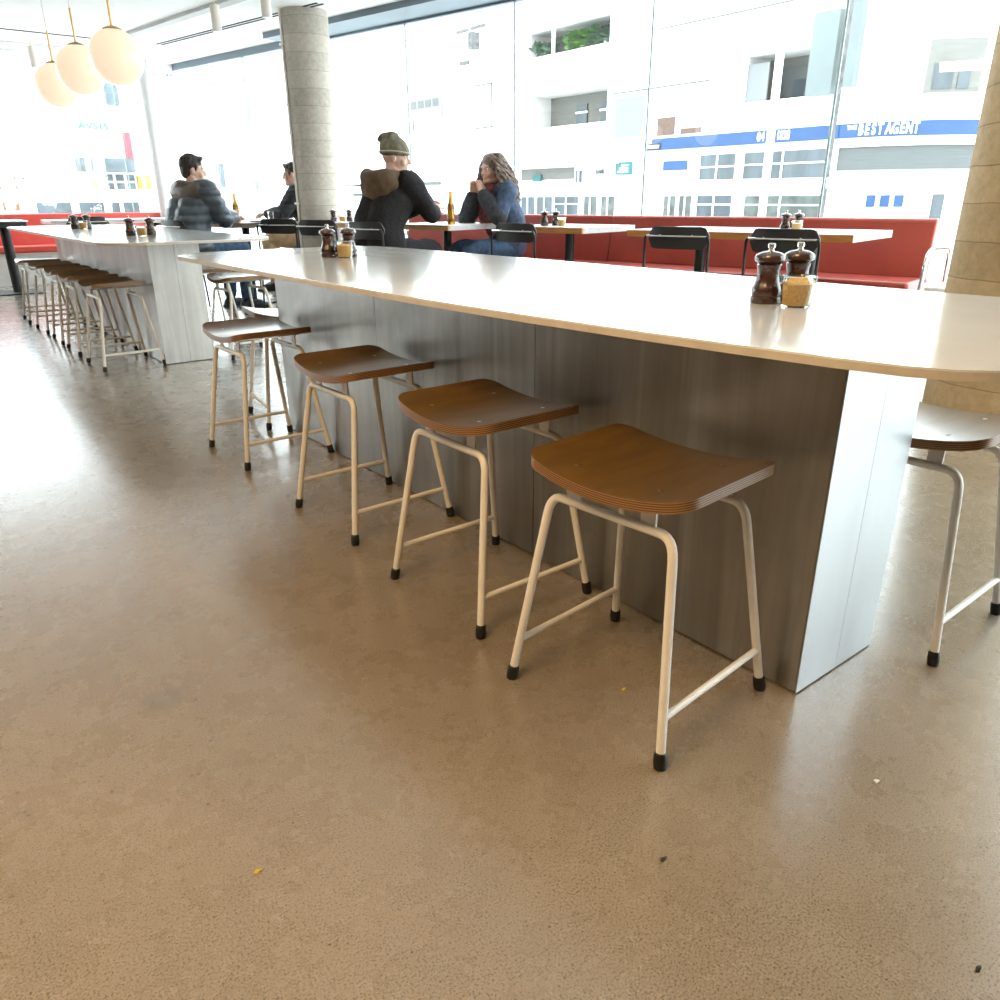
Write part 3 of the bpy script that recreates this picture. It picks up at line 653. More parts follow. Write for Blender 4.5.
# ------------------------------------------------------------------ people
def basis(d, n):
    d = V(d).normalized(); n = V(n); n = (n-d*n.dot(d)).normalized(); s = d.cross(n); return d, n, s
def hand(mb, w, d, n, side, curl=.5, spread=.10, k=1.0):
    # w wrist, d pointing to fingers, n palm normal (towards what is held), side: +1 thumb on +s
    d, n, s = basis(d, n); w = V(w)
    T = Matrix((s, d, n)).transposed()
    mb.ball(w+d*.048*k, (.040*k, .052*k, .017*k), 14, 9, T)
    for i, (off_, L) in enumerate(((.030, .072), (.010, .080), (-.011, .074), (-.030, .058))):
        b = w+d*.082*k+s*off_*side*k; a = 0; P = [b-d*.03*k, b]; dd = d+s*side*spread*(1.2-i*.8)*.5; dd.normalize()
        for q, fr in enumerate((.45, .32, .23)):
            a += curl*(.55, .8, .6)[q]
            P.append(P[-1]+(dd*cos(a)+n*sin(a))*L*fr*k)
        mb.limb(P, [.0095*k, .0092*k, .0085*k, .008*k, .0068*k], 8)
    b = w+d*.028*k+s*.030*side*k
    t1 = b+(d*.55+s*side*.75+n*.35).normalized()*.034*k; t2 = t1+(d*.85+s*side*.25+n*.45).normalized()*.028*k; t3 = t2+(d*.9+n*.4).normalized()*.022*k
    mb.limb([b-d*.012*k, b, t1, t2, t3], [.013*k, .0135*k, .0105*k, .0098*k, .008*k], 8)
def person(label, loc, rz, P, cl):
    t = thing('person', label, 'person', loc, rz)
    hd = V(P['head']); ht = R(P.get('hyaw', 0)); hp = R(P.get('hpitch', 0))
    HM = Matrix.Translation(hd) @ Matrix.Rotation(ht, 4, 'Z') @ Matrix.Rotation(hp, 4, 'X')
    def h(x, y, z): return HM @ V((x, y, z))
    H3 = HM
    nk = V(P['neck']); pel = V(P['pelvis']); chst = V(P['chest'])
    b = MB()
    # head (centre of cranium at origin, +y face)
    b.ball(h(0, -.012, .018), (.074, .092, .092), 24, 16, H3); b.ball(h(0, .020, -.045), (.056, .068, .074), 20, 14, H3)
    b.ball(h(0, .072, -.098), (.022, .020, .018), 12, 8, H3)           # chin
    for s in (-1, 1):
        b.ball(h(s*.040, .054, -.040), (.022, .022, .026), 12, 8, H3)  # cheeks
        b.limb([h(s*.048, -.005, -.085), h(s*.020, .066, -.098)], [.016, .016], 10)  # jaw
        b.limb([h(s*.040, .070, .015), h(s*.012, .079, .014)], [.010, .009], 8)       # brow
        e = h(s*.076, -.012, -.018); b.ball(e, (.009, .018, .030), 10, 8, H3)         # ear
    b.limb([h(0, .078, .008), h(0, .092, -.016), h(0, .101, -.036)], [.008, .0095, .0125], 10)
    for s in (-1, 1): b.ball(h(s*.011, .088, -.038), .008, 8, 6)
    b.limb([h(-.018, .080, -.064), h(0, .087, -.062), h(.018, .080, -.064)], [.005, .0068, .005], 8)
    b.limb([h(-.016, .079, -.073), h(0, .085, -.074), h(.016, .079, -.073)], [.005, .0072, .005], 8)
    b.limb([h(0, -.02, -.04), nk+V((0, -.005, .03)), nk-V((0, 0, .04))], [.054, .055, .066], 16)
    # trunk
    for x in (-.055, .055): b.limb([pel+V((x, 0, .0)), pel+V((x*.8, .0, .16)), chst+V((x*1.1, 0, 0)), nk+V((x*.9, -.0, -.06))], [.105, .095, .10, .055], 14)
    for s, nm in ((-1, 'L'), (1, 'R')):
        sh, el, wr = V(P['sh'+nm]), V(P['el'+nm]), V(P['wr'+nm])
        b.limb([nk+V((s*.03, 0, -.02)), sh, sh*.6+el*.4, el, el*.65+wr*.35, wr], [.05, .055, .047, .038, .040, .027], 12)
        hd_, hn, curl = P['hand'+nm]; hand(b, wr, hd_, hn, P.get('thumb'+nm, s), curl)
        hp_, kn, an, toe = V(P['hip'+nm]), V(P['kn'+nm]), V(P['an'+nm]), V(P['toe'+nm])
        b.limb([hp_, hp_*.5+kn*.5, kn, kn*.6+an*.4, an], [.085, .074, .056, .055, .036], 12)
        b.limb([an-V((0, .02, .03)), toe], [.035, .028], 10)
    t.scale = (P.get('scale', 1),)*3
    remesh(b, 'body', P.get('skin', MT['skin']), t, .0052, 3)
    for s in (-1, 1):
        ey = MB().ball(h(s*.032, .0690, -.004), .0110, 12, 8).build('eye', MT['eye'], t)
        MB().ball(h(s*.032, .0770, -.004), .0055, 8, 6).build('iris', MT['iris'], ey)
    # trousers
    m = MB()
    for s, nm in ((-1, 'L'), (1, 'R')):
        hp_, kn, an = V(P['hip'+nm]), V(P['kn'+nm]), V(P['an'+nm])
        m.limb([pel+V((s*.05, -.02, .05)), hp_, hp_*.5+kn*.5, kn, kn*.6+an*.4, an+V((0, 0, .035))], [.118, .105, .092, .074, .070, .056], 14)
    m.ball(pel+V((0, -.01, .02)), (.165, .125, .115), 18, 12)
    remesh(m, 'trousers', cl['trousers'], t, .011, 3, lambda c: .004*mnoise.noise(c*14))
    for s, nm in ((-1, 'L'), (1, 'R')):
        an, toe = V(P['an'+nm]), V(P['toe'+nm]); d = (toe-an); d.z = 0; d.normalize()
        q = MB().limb([an+V((0, 0, -.005)), V((an.x, an.y, .045))-d*.03], [.043, .042], 12).limb([V((an.x, an.y, .04))-d*.045, V((toe.x, toe.y, .036))-d*.06, V((toe.x, toe.y, .030))], [.038, .043, .030], 12)
        q.box(-.038, .038, -.085, .20, -.0, .022, Matrix.Translation((an.x, an.y, 0)) @ Matrix.Rotation(math.atan2(-d.x, d.y), 4, 'Z'))
        remesh(q, 'shoe', cl.get('shoe', MT['shoe']), t, .009, 3)
    # jacket
    m = MB(); fat = cl.get('fat', 0); pel2 = pel+V((0, -.005, .02))
    for x in (-.07, .07): m.limb([pel2+V((x, 0, .0)), pel2+V((x*.95, .0, .18)), chst+V((x*1.15, 0, .0)), nk+V((x*1.25, -.005, -.065))], [.128+fat, .122+fat, .124+fat, .070+fat*.3], 16)
    m.ball(chst+V((0, .02, 0)), (.15, .12+fat, .14), 16, 12)
    for s, nm in ((-1, 'L'), (1, 'R')):
        sh, el, wr = V(P['sh'+nm]), V(P['el'+nm]), V(P['wr'+nm]); w2 = el*.10+wr*.90
        m.limb([nk+V((s*.04, -.01, -.035)), sh, sh*.5+el*.5, el, el*.55+wr*.45, w2], [.062, .080+fat*.6, .068+fat*.6, .060+fat*.5, .056+fat*.4, .044+fat*.3], 14)
    jk = remesh(m, cl['jname'], cl['jacket'], t, .011, 3, cl.get('disp'))
    return t, h, HM, jk
def foot_pose(dx=.11, ky=.42, ay=.40, splay=.02):
    P = {}
    for s, nm in ((-1, 'L'), (1, 'R')):
        P['hip'+nm] = (s*.09, .02, .535); P['kn'+nm] = (s*dx, ky, .535); P['an'+nm] = (s*(dx+splay), ay, .085); P['toe'+nm] = (s*(dx+splay*2), ay+.15, .03)
    return P
def base_pose(lean=.0):
    P = foot_pose(); P.update(pelvis=(0, -.02, .545), chest=(0, .02+lean*.6, .90), neck=(0, .04+lean, 1.065), head=(0, .075+lean*1.15, 1.205),
        shL=(-.185, .03+lean*.95, 1.015), shR=(.185, .03+lean*.95, 1.015)); return P

# 1 - puffer jacket man
P = base_pose(.05); P.update(elL=(-.23, .19, .80), wrL=(-.06, .40, .80), handL=((.75, .6, .05), (0, 0, -1), .7), elR=(.24, .17, .80), wrR=(.08, .40, .805), handR=((-.55, .8, .1), (0, 0, -1), .7), hyaw=-26, hpitch=-6, head=(0, .10, 1.195), skin=MT['skin2'])
P.update(thumbL=1, thumbR=-1)
quilt = lambda c: .012*abs(sin(c.z*PI/.075))-.004+.004*mnoise.noise(c*20)
t, h, HM, jk = person('man in a navy quilted puffer jacket and jeans sitting in profile at the dark table', (2.22, 7.22, 0), R(-74), P,
    dict(trousers=MT['jeans'], jacket=MT['puffer'], jname='puffer_jacket', fat=.028, disp=quilt))
m = MB().limb([V((-.09, -.015, 1.065)), V((0, -.05, 1.08)), V((.09, -.015, 1.065)), V((.07, .08, 1.05))], [.030, .032, .030, .022]).limb([V((-.09, -.015, 1.065)), V((-.07, .08, 1.05))], [.03, .022])
remesh(m, 'collar', MT['pufferyoke'], t, .01, 3)
m = MB().limb([V((-.15, .045, 1.012)), V((-.06, .0, 1.0)), V((.06, .0, 1.0)), V((.15, .045, 1.012))], [.090, .086, .086, .090])
remesh(m, 'shoulder_yoke', MT['pufferyoke'], t, .011, 3, lambda c: .004*mnoise.noise(c*20))
def short_hair(t, HM, thick=.012, name='hair'):
    m = MB(); h = lambda x, y, z: HM @ V((x, y, z))
    m.ball(h(0, -.022, .034), (.082, .095, .090), 22, 14, HM); m.ball(h(0, -.055, -.015), (.070, .052, .072), 18, 12, HM)
    m.limb([h(-.050, .050, .078), h(0, .062, .092), h(.050, .050, .078)], [.018, .022, .018])
    for s in (-1, 1): m.limb([h(s*.074, .012, .03), h(s*.077, .014, -.012)], [.012, .007])
    return remesh(m, name, MT['hair_dark'], t, .006, 2, lambda c: .005*mnoise.noise(c*45)+.003*mnoise.noise(c*90))
short_hair(t, HM)

# 2 - man in the beanie (seen from behind, right shoulder towards us)
P = base_pose(.10); P.update(elL=(-.22, .30, .80), wrL=(-.02, .44, .85), handL=((.45, .8, .45), (.3, .2, -1), .5), elR=(.26, .26, .81), wrR=(.10, .45, .83), handR=((-.25, .85, .30), (-.5, 0, -.8), .45), scale=1.04, hyaw=-48, hpitch=-4, head=(.02, .16, 1.20), skin=MT['skin2'])
P.update(thumbL=1, thumbR=-1)
pb = V((3.12, 5.47, 0))
t, h, HM, jk = person('man in a knit beanie and black jacket with a brown hood, seen from behind', (pb.x, pb.y, 0), ga+R(0), P,
    dict(trousers=MT['blackfleece'], jacket=MT['blackfleece'], jname='jacket', fat=.018, disp=lambda c: .007*mnoise.noise(c*11)+.003*mnoise.noise(c*30)))
m = MB().limb([V((-.12, .10, 1.06)), V((-.10, -.02, 1.065)), V((0, -.06, 1.045)), V((.10, -.02, 1.065)), V((.12, .10, 1.06))], [.035, .052, .060, .052, .035]).limb([V((-.12, -.0, 1.01)), V((0, -.045, .965)), V((.12, -.0, 1.01))], [.062, .066, .062]).ball((0, -.025, .985), (.16, .075, .10), 16, 12)
remesh(m, 'hood', MT['hood'], t, .010, 3, lambda c: .009*mnoise.noise(c*13))
m = MB(); m.ball(h(0, -.016, .052), (.089, .106, .083), 22, 14, HM); m.lathe([(.088, .0), (.093, .004), (.093, .052), (.088, .060)], (0, 0, 0), 28, HM @ Matrix.Translation((0, -.012, .006)) @ Matrix.Diagonal((1, 1.17, 1, 1)))
m.limb([h(0, -.03, .105), h(0, -.085, .118), h(0, -.128, .105)], [.062, .040, .016])
bn = remesh(m, 'beanie', MT['beanie'], t, .008, 3, lambda c: .004*mnoise.noise(c*30))
MB().lathe([(.0955, .012), (.0985, .014), (.0985, .020), (.0955, .022)], (0, 0, 0), 36, HM @ Matrix.Translation((0, -.012, .006)) @ Matrix.Rotation(R(-6), 4, 'Y') @ Matrix.Diagonal((1, 1.17, 1, 1))).build('stripe', MT['stripe'], bn)

# 3 - woman with curly hair on the banquette
P = base_pose(.06); P.update(elL=(-.22, .20, .82), wrL=(-.055, .26, .995), handL=((.30, .10, .95), (.9, .2, .2), .95), elR=(.21, .26, .79), wrR=(.045, .285, .99), handR=((-.25, .05, .95), (-.9, .2, .1), .95), hyaw=4, hpitch=-4, head=(0, .13, 1.195), skin=MT['skin'])
P.update(thumbL=-1, thumbR=1)
pw = (4.40, 5.56, -.01)
t, h, HM, jk = person('woman with long curly hair, navy cardigan and burgundy scarf, hands clasped at her chin', pw, R(84), P,
    dict(trousers=MT['jeans'], jacket=MT['navy'], jname='cardigan', fat=.006, disp=lambda c: .006*mnoise.noise(c*13)))
for s, nm in ((-1, 'L'), (1, 'R')):
    el, wr = V(P['el'+nm]), V(P['wr'+nm])
    remesh(MB().limb([el*1.0, el*.5+wr*.5, el*.12+wr*.88], [.078, .073, .060]), 'knit_cuff', MT['darkknit'], t, .01, 2, lambda c: .004*mnoise.noise(c*25))
m = MB().limb([V((-.085, .03, 1.09)), V((0, -.03, 1.10)), V((.085, .03, 1.09)), V((.05, .12, 1.05)), V((-.05, .125, 1.04)), V((-.085, .03, 1.09))], [.042]*6)
m.limb([V((-.035, .135, 1.04)), V((-.05, .19, .88)), V((-.045, .17, .70))], [.045, .05, .045]).limb([V((.035, .135, 1.04)), V((.045, .185, .90)), V((.05, .17, .74))], [.045, .05, .042])
remesh(m, 'scarf', MT['scarf'], t, .009, 2, lambda c: .010*mnoise.noise(c*20))
m = MB(); m.ball(h(0, -.02, .030), (.086, .098, .092), 20, 14, HM); rnd = random.Random(3)
for k in range(270):
    a = rnd.uniform(-PI*1.02, 0)*1.0; a = PI*.5+rnd.choice((-1, 1))*rnd.uniform(1.05, PI)
    el = rnd.uniform(.0, .95); x0, y0, z0 = .083*cos(a)*cos(el), -.015+.092*sin(a)*cos(el), .035+.085*sin(el)
    L = rnd.uniform(.24, .40); ph = rnd.uniform(0, 6.28); pts = []; N = 16
    ox, oy = cos(a), sin(a)
    for q in range(N+1):
        u = q/N; rr = .013+.006*u; spread = .062*math.sin(min(1, u*1.6)*PI/2)*rnd.uniform(.85, 1.1)
        pts.append(h(x0+ox*(spread+.05*u)+rr*cos(ph+u*17), y0+oy*(spread*.7+.05*u)+rr*sin(ph+u*17)-.03*u, z0+.012-L*u**1.05*(1 if u > .12 else .6)))
    m.tube(pts, [.0068]*N+[.003], 5)
m.build('hair', MT['hair_curly'], t, sharp=180)

# 4 - man in glasses behind the column
P = base_pose(.04); P.update(elL=(-.23, .22, .82), wrL=(-.08, .42, .80), handL=((.5, .8, 0), (0, 0, -1), .6), elR=(.23, .22, .82), wrR=(.06, .43, .80), handR=((-.5, .8, 0), (0, 0, -1), .6), hyaw=0, hpitch=-6, skin=MT['skin'])
P.update(thumbL=1, thumbR=-1)
t, h, HM, jk = person('man in glasses and a dark striped jacket, half hidden behind the grey column', (3.84, 8.36, 0), R(56), P,
    dict(trousers=MT['khaki'], jacket=MT['darkknit'], jname='jacket', fat=.016, disp=lambda c: .007*abs(sin(c.z*PI/.05))))
short_hair(t, HM)
gl = MB()
for s in (-1, 1):
    gl.tube([h(s*.033+.023*cos(a), .092-.004*abs(cos(a)), -.006+.017*sin(a)) for a in [2*PI*k/20 for k in range(21)]], .0022, 6)
    gl.tube([h(s*.056, .090, .002), h(s*.075, .05, .004), h(s*.080, -.02, .0)], .0022, 6)
gl.tube([h(-.010, .094, .0), h(.010, .094, .0)], .002, 6); gl.build('glasses', MT['black'], t)

# ------------------------------------------------------------------ the street
st = MB().box(-40, 90, -40, 110, -.32, -.2).build('street', MT['street']); st['kind'] = 'structure'
def part(name, m, parent, x0, x1, y0, y1, z0, z1): return MB().box(x0, x1, y0, y1, z0, z1).build(name, m, parent)
FX = 26.0
ab = thing('apartment_building', 'white corner apartment building across the street with blue shop fascia and balconies', 'building', (FX, 24, -.2))
ab_o = V((FX, 24, -.2))
def fp(name, m, y0, y1, z0, z1, x0=-.02, x1=.3, parent=None):
    o = MB().box(x0, x1, y0-24, y1-24, z0+.2, z1+.2).build(name, m, ab if parent is None else parent); return o
holes = [(25.8, 31.2, 6.95, 7.98), (25.8, 31.2, 4.0, 5.42), (16.35, 19.05, 4.1, 5.6)]
ys = sorted({15.0, 31.9, *[a for h_ in holes for a in h_[:2]]}); zs = sorted({-.2, 13.0, *[a for h_ in holes for a in h_[2:]]})
wm = MB()
for a, b in zip(ys, ys[1:]):
    for c, d in zip(zs, zs[1:]):
        if any(h_[0] <= (a+b)/2 <= h_[1] and h_[2] <= (c+d)/2 <= h_[3] for h_ in holes): continue
        wm.box(0, .3, a-24, b-24, c+.2, d+.2)
wm.box(4, 12, 15-24, 31.9-24, 0, 13.2)
wm.build('wall', MT['fac'], ab)
for y0, y1, z0, z1 in holes:
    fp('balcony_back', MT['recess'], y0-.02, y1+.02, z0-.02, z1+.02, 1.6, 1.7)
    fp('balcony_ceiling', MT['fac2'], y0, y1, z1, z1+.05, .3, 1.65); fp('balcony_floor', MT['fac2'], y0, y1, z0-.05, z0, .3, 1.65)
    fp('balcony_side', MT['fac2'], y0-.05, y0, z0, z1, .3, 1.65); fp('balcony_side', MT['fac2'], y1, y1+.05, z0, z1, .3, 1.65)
for y in (27.0, 28.6): 
    w = fp('window', MT['shopglass'], y, y+.7, 4.05, 5.0, 1.52, 1.6); fp('window_bar', MT['fac'], y-.05, y+.75, 4.62, 4.70, 1.49, 1.55, w)
fp('balcony_post', MT['fac'], 29.3, 29.42, 6.95, 7.98, .0, .1)
fp('blinds', MT['louver'], 16.6, 18.5, 4.3, 5.3, 1.5, 1.58); fp('curtain', MT['curtain'], 18.15, 19.0, 4.1, 5.35, .25, .3); w = fp('window', MT['shopglass'], 17.3, 17.9, 4.3, 4.85, 1.44, 1.5)
# curved corner
def arc(r, z0, z1, m, name, a0=180, a1=285, cx=4, cy=15-24, th=.3):
    o = []; N = 24
    A = [R(a0+(a1-a0)*k/N) for k in range(N+1)]
    pts = [(cx+r*cos(a), cy+r*sin(a)) for a in A]+[(cx+(r-th)*cos(a), cy+(r-th)*sin(a)) for a in reversed(A)]
    mb = MB(); n = len(pts)
    vs = [V((x, y, z0+.2)) for x, y in pts]+[V((x, y, z1+.2)) for x, y in pts]; fs = []
    for i in range(N):
        j = n-1-i; k = n-2-i
        fs += [(i, i+1, n+i+1, n+i), (j, n+j, n+k, k), (n+i, n+i+1, n+k, n+j), (i, j, k, i+1)]
    fs += [(0, n, 2*n-1, n-1), (N, n-1-N, 2*n-1-N, n+N)]
    return mb.add(vs, fs).build(name, m, ab)
arc(4.0, 3.15, 13.0, MT['fac'], 'corner_wall'); arc(4.05, 2.72, 3.15, MT['blue'], 'blue_fascia'); arc(4.0, 2.45, 2.72, MT['fac'], 'corner_wall')
arc(3.9, 1.75, 2.45, MT['louver'], 'louvre_band'); arc(3.86, -.2, 1.75, MT['fac2'], 'corner_glazing')
arc(4.03, 3.9, 5.35, MT['recess'], 'corner_window', 213, 236); arc(4.06, 4.0, 4.7, MT['shopglass'], 'corner_window', 216, 224); arc(4.06, 4.0, 4.7, MT['shopglass'], 'corner_window', 226, 231)
for a in (184, 192, 200, 208, 216, 226): arc(3.93, -.1, 1.0 if a != 192 else 1.1, MT['shopglass'] if a > 224 else MT['fac'], 'shop_window', a, a+5)
for a in (197, 203, 209):
    arc(3.99, .62, .98, MT['blue'], 'poster', a, a+4); 
# fascia along the straight front
fp('blue_fascia', MT['blue'], 15.0, 23.1, 2.72, 3.15, -.08, .0)
def facing_west(y, z, x=-.09): return Matrix.Translation((x, y-24, z+.2)) @ Matrix(((0, 0, -1, 0), (-1, 0, 0, 0), (0, 1, 0, 0), (0, 0, 0, 1)))
text_part('sign_lettering', '04', .42, MT['white_sign'], ab, facing_west(17.95, 2.935), sx=.75, bold=.012); text_part('sign_lettering', '1838', .42, MT['white_sign'], ab, facing_west(17.05, 2.935), sx=.62, bold=.010)
def on_arc(deg, z, r=4.07):
    a = R(deg); n = V((cos(a), sin(a), 0)); tdir = V((-sin(a), cos(a), 0))
    p_ = V((4+r*cos(a), -9+r*sin(a), z+.2))
    return Matrix(((tdir.x, 0, n.x, p_.x), (tdir.y, 0, n.y, p_.y), (0, 1, 0, p_.z), (0, 0, 0, 1)))
word = 'BESTAGENT'
text_part('sign_lettering', 'THE', .17, MT['white_sign'], ab, on_arc(186.0, 3.02))
for i, c in enumerate(word): text_part('sign_lettering', c, .46, MT['white_sign'], ab, on_arc(190.2+i*2.75+(.7 if i > 3 else 0), 2.935), sx=.58, bold=.03)
tp = fp('blue_fascia', MT['black'], 22.6, 23.4, 2.72, 2.98, -.10, -.08); text_part('sign_lettering', 'THE BESTAGENT', .15, MT['white_sign'], ab, facing_west(23.0, 2.85, -.11), sx=.6)
# shopfront panels
for (y0, y1, z0, z1, m) in ((19.0, 20.6, 1.25, 2.45, 'shopglass'), (19.0, 20.6, .1, 1.0, 'shopglass'), (15.4, 18.6, 1.3, 2.45, 'shopglass'), (15.4, 18.4, .1, .98, 'shopglass2'), (20.9, 21.5, .1, 1.0, 'shopglass2'), (21.7, 22.3, .1, 1.0, 'shopglass2'), (20.9, 21.5, 1.42, 1.62, 'shopglass2'), (21.7, 22.3, 1.42, 1.62, 'shopglass2'),
      (25.1, 25.9, .1, 1.0, 'shopglass2'), (26.2, 27.0, .1, 1.0, 'shopglass2'), (25.1, 26.0, 1.3, 1.55, 'shopglass2'), (26.3, 27.0, 1.3, 1.55, 'shopglass2'), (27.4, 29.0, .1, 1.0, 'shopglass'), (29.2, 30.3, .1, 1.0, 'shopglass'), (30.5, 31.5, .1, 1.0, 'shopglass'), (27.9, 28.4, 1.28, 1.6, 'shopglass'), (28.6, 29.6, 1.28, 1.6, 'shopglass2'), (29.75, 30.6, 1.28, 1.6, 'shopglass'), (30.7, 31.5, 1.28, 1.6, 'shopglass'), (27.2, 27.6, 1.25, 2.1, 'shopglass')):
    w = fp('shop_window', MT[m], y0, y1, z0, z1, -.02, .05)
    ym = (y0+y1)/2; fp('mullion', MT['fac'], ym-.03, ym+.03, z0, z1, -.05, -.02, w)
    if y1-y0 > 1.4: fp('transom', MT['fac'], y0, y1, z0+(z1-z0)*.62, z0+(z1-z0)*.62+.05, -.05, -.02, w)
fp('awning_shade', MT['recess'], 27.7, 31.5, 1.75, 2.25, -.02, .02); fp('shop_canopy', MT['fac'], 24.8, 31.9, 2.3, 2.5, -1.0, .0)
sg = fp('teal_sign', MT['teal'], 24.1, 25.0, 1.85, 2.35, -.15, -.05)
for k in range(3): fp('sign_line', MT['white_sign'], 24.25, 24.85-.1*k, 1.95+.12*k, 2.0+.12*k, -.16, -.15, sg)
fp('teal_sign', MT['teal'], 29.9, 30.5, 1.68, 1.98, -.15, -.05); text_part('sign_lettering', 'RAMS', .26, MT['greyln'], ab, facing_west(26.0, 2.0, -.06), sx=.8)
fp('blue_sign', MT['blue'], 21.2, 22.4, 1.95, 2.3, -.1, -.05)
fp('boarded_window', MT['brown'], 22.0, 22.9, 3.25, 3.9, -.03, 0); fp('boarded_window', MT['brown'], 20.7, 21.7, 3.25, 3.45, -.03, 0)
for (y0, y1, z0, z1) in ((20.7, 21.5, 3.95, 4.3), (23.6, 25.4, 3.2, 4.9)):
    w = MB()
    for a in ((y0, y1, z0, z0+.03), (y0, y1, z1-.03, z1), (y0, y0+.03, z0, z1), (y1-.03, y1, z0, z1)): w.box(-.03, 0, a[0]-24, a[1]-24, a[2]+.2, a[3]+.2)
    w.build('window_frame', MT['greyln'], ab)
fp('pale_window', mat('pale_glass', (0.163, 0.178, 0.178), .3), 23.7, 25.3, 3.3, 4.8, -.015, 0)
fp('ledge', MT['greyln'], 20.5, 25.6, 4.98, 5.02, -.12, 0); fp('ledge', MT['greyln'], 16.2, 23.0, 7.0, 7.03, -.12, 0)
fp('projecting_sign', MT['grey_sign'], 15.35, 16.25, 4.05, 6.45, -.35, -.05); fp('projecting_sign', MT['grey_sign'], 14.6, 15.0, 4.2, 6.6, -.4, -.1)
# plants on the upper balcony
def plant(label, y, z, n, hgt, m, seed):
    t = thing('balcony_plant', label, 'plant', (FX+.55, y, z), 0, 'balcony plants'); rn = random.Random(seed); mb = MB()
    for k in range(n):
        a = rn.uniform(0, 6.28); L = rn.uniform(.3, .6); c = V((rn.uniform(-.30, .1), rn.uniform(-.75, .75), rn.uniform(.05, hgt)))
        d = V((cos(a)*.6-.3, sin(a), rn.uniform(-.2, .6))).normalized(); s = d.cross(V((.4, .1, .9))).normalized()*L*.32
        mb.add([c, c+d*L*.5+s, c+d*L, c+d*L*.5-s], [(0, 1, 2, 3)])
    mb.build('foliage', m, t); MB().lathe([(.16, 0), (.2, .28), (.18, .28)], seg=16).build('pot', MT['fac2'], t)
plant('broad bright green plant on the upper balcony across the street', 27.9, 6.95, 130, .66, MT['leaf'], 1)
plant('darker green plant at the right of the upper balcony', 26.45, 6.95, 110, .6, MT['leaf2'], 2)
plant('wispy grey-green plant at the left of the upper balcony', 30.3, 6.95, 80, .5, MT['leaf2'], 3)
# neighbouring buildings
nb = thing('office_building', 'plain white building further along the street with one grey-framed window', 'building', (FX+1, 48, -.2))
part('wall', MT['fac'], nb, 0, 8, -15.9, 16, 0, 16)
def fr(parent, y0, y1, z0, z1, m=MT['greyln'], w=.07, name='window_frame'):
    q = MB()
    for a in ((y0, y1, z0, z0+w), (y0, y1, z1-w, z1), (y0, y0+w, z0, z1), (y1-w, y1, z0, z1)): q.box(-.06, 0, a[0], a[1], a[2], a[3])
    return q.build(name, m, parent)
fr(nb, -12.9, -11.0, 4.6, 6.7); 
w = part('signboard', mat('pale_lilac_board', (0.192, 0.196, 0.215), .6), nb, -.2, -.1, -8.4, -5.2, 5.4, 6.6)
for k in range(4): part('board_panel', MT['greyln'], w, -.22, -.2, -8.2+k*.78, -7.6+k*.78, 6.0, 6.4)
for y in (-8.3, -5.3): part('sign_strut', MT['greyln'], w, -.15, -.08, y-.04, y+.04, 4.9, 5.4)
for (y0, y1) in ((-14.5, -10.5), (-8, -3), (-1.5, 6)): 
    w = part('shop_window', MT['shopglass2'], nb, -.05, 0, y0, y1, 1.35, 2.0); part('lintel', MT['greyln'], w, -.08, -.05, y0, y1, 2.0, 2.08)
for y in (-10.2, -9.4, -9.0): part('downpipe', MT['fac2'], nb, -.12, 0, y-.06, y+.06, 0, 4.2)
fb = thing('corner_shops', 'bleached row of shops at the far end of the street behind the far left glass', 'building', (5.9, 48, -.2))
part('wall', MT['fac'], fb, -34, 18.5, 0, 8, 0, 14)
def ff(name, m, x0, x1, z0, z1, y=-.06, parent=None): return MB().box(x0, x1, y, 0, z0+.2, z1+.2).build(name, m, parent or fb)
for (x0, z0, x1, z1) in ((7.0, 7.2, 7.9, 8.2), (8.0, 7.2, 8.8, 8.2), (8.9, 7.2, 9.8, 8.2), (10.4, 7.0, 11.3, 7.9), (13.0, 5.2, 13.7, 6.4), (14.2, 5.0, 15.6, 6.2), (12.9, 3.9, 13.6, 4.4), (14.0, 3.9, 14.7, 4.4)):
    q = MB()
    for a in ((x0, x1, z0, z0+.06), (x0, x1, z1-.06, z1), (x0, x0+.06, z0, z1), (x1-.06, x1, z0, z1)): q.box(a[0], a[1], -.05, 0, a[2]+.2, a[3]+.2)
    q.build('window_frame', MT['greyln'], fb)
ff('window', MT['shopglass2'], 13.05, 13.65, 5.25, 6.35); ff('window', MT['canopy'], 10.1, 11.2, 1.6, 2.9); ff('shop_window', MT['greyln'], 11.8, 13.6, 1.5, 2.0)
ff('canopy', MT['canopy'], 3.4, 6.2, 2.35, 3.0, -1.2); ff('dark_plaque', MT['canopy'], 5.4, 6.0, 5.6, 6.6, -.4)
ff('yellow_sign', MT['yellow'], 3.9, 4.3, 1.5, 2.0, -.2); ff('yellow_sign', MT['yellow'], 6.3, 7.0, 1.5, 2.2, -.2); ff('orange_sign', MT['orange'], -.7, .9, 1.95, 2.15, -.2); ff('orange_sign', MT['orange'], -.6, .7, 1.5, 1.62, -.2)
for k in range(3):
    for j in range(2): ff('shop_window', MT['canopy'], 4.7+k*.55, 5.1+k*.55, 1.5+j*.42, 1.82+j*.42)
for k, (a, b) in enumerate(((1.2, 2.8), (3.2, 4.4), (4.8, 5.2), (5.4, 6.2))): ff('shop_window', MT['shopglass'], a, b, .3, .85)
ff('banner', MT['pink'], 5.95, 6.35, 2.9, 4.3, -.5); ff('red_sign', MT['orange'], -.3, .4, .5, .9, -.3)
mm = Matrix(((1, 0, 0, 0), (0, 0, -1, -.1), (0, 1, 0, 0), (0, 0, 0, 1)))
text_part('sign_lettering', 'AVS15', .42, MT['green'], fb, Matrix.Translation((4.6, 0, 4.75)) @ mm, sx=1.3)
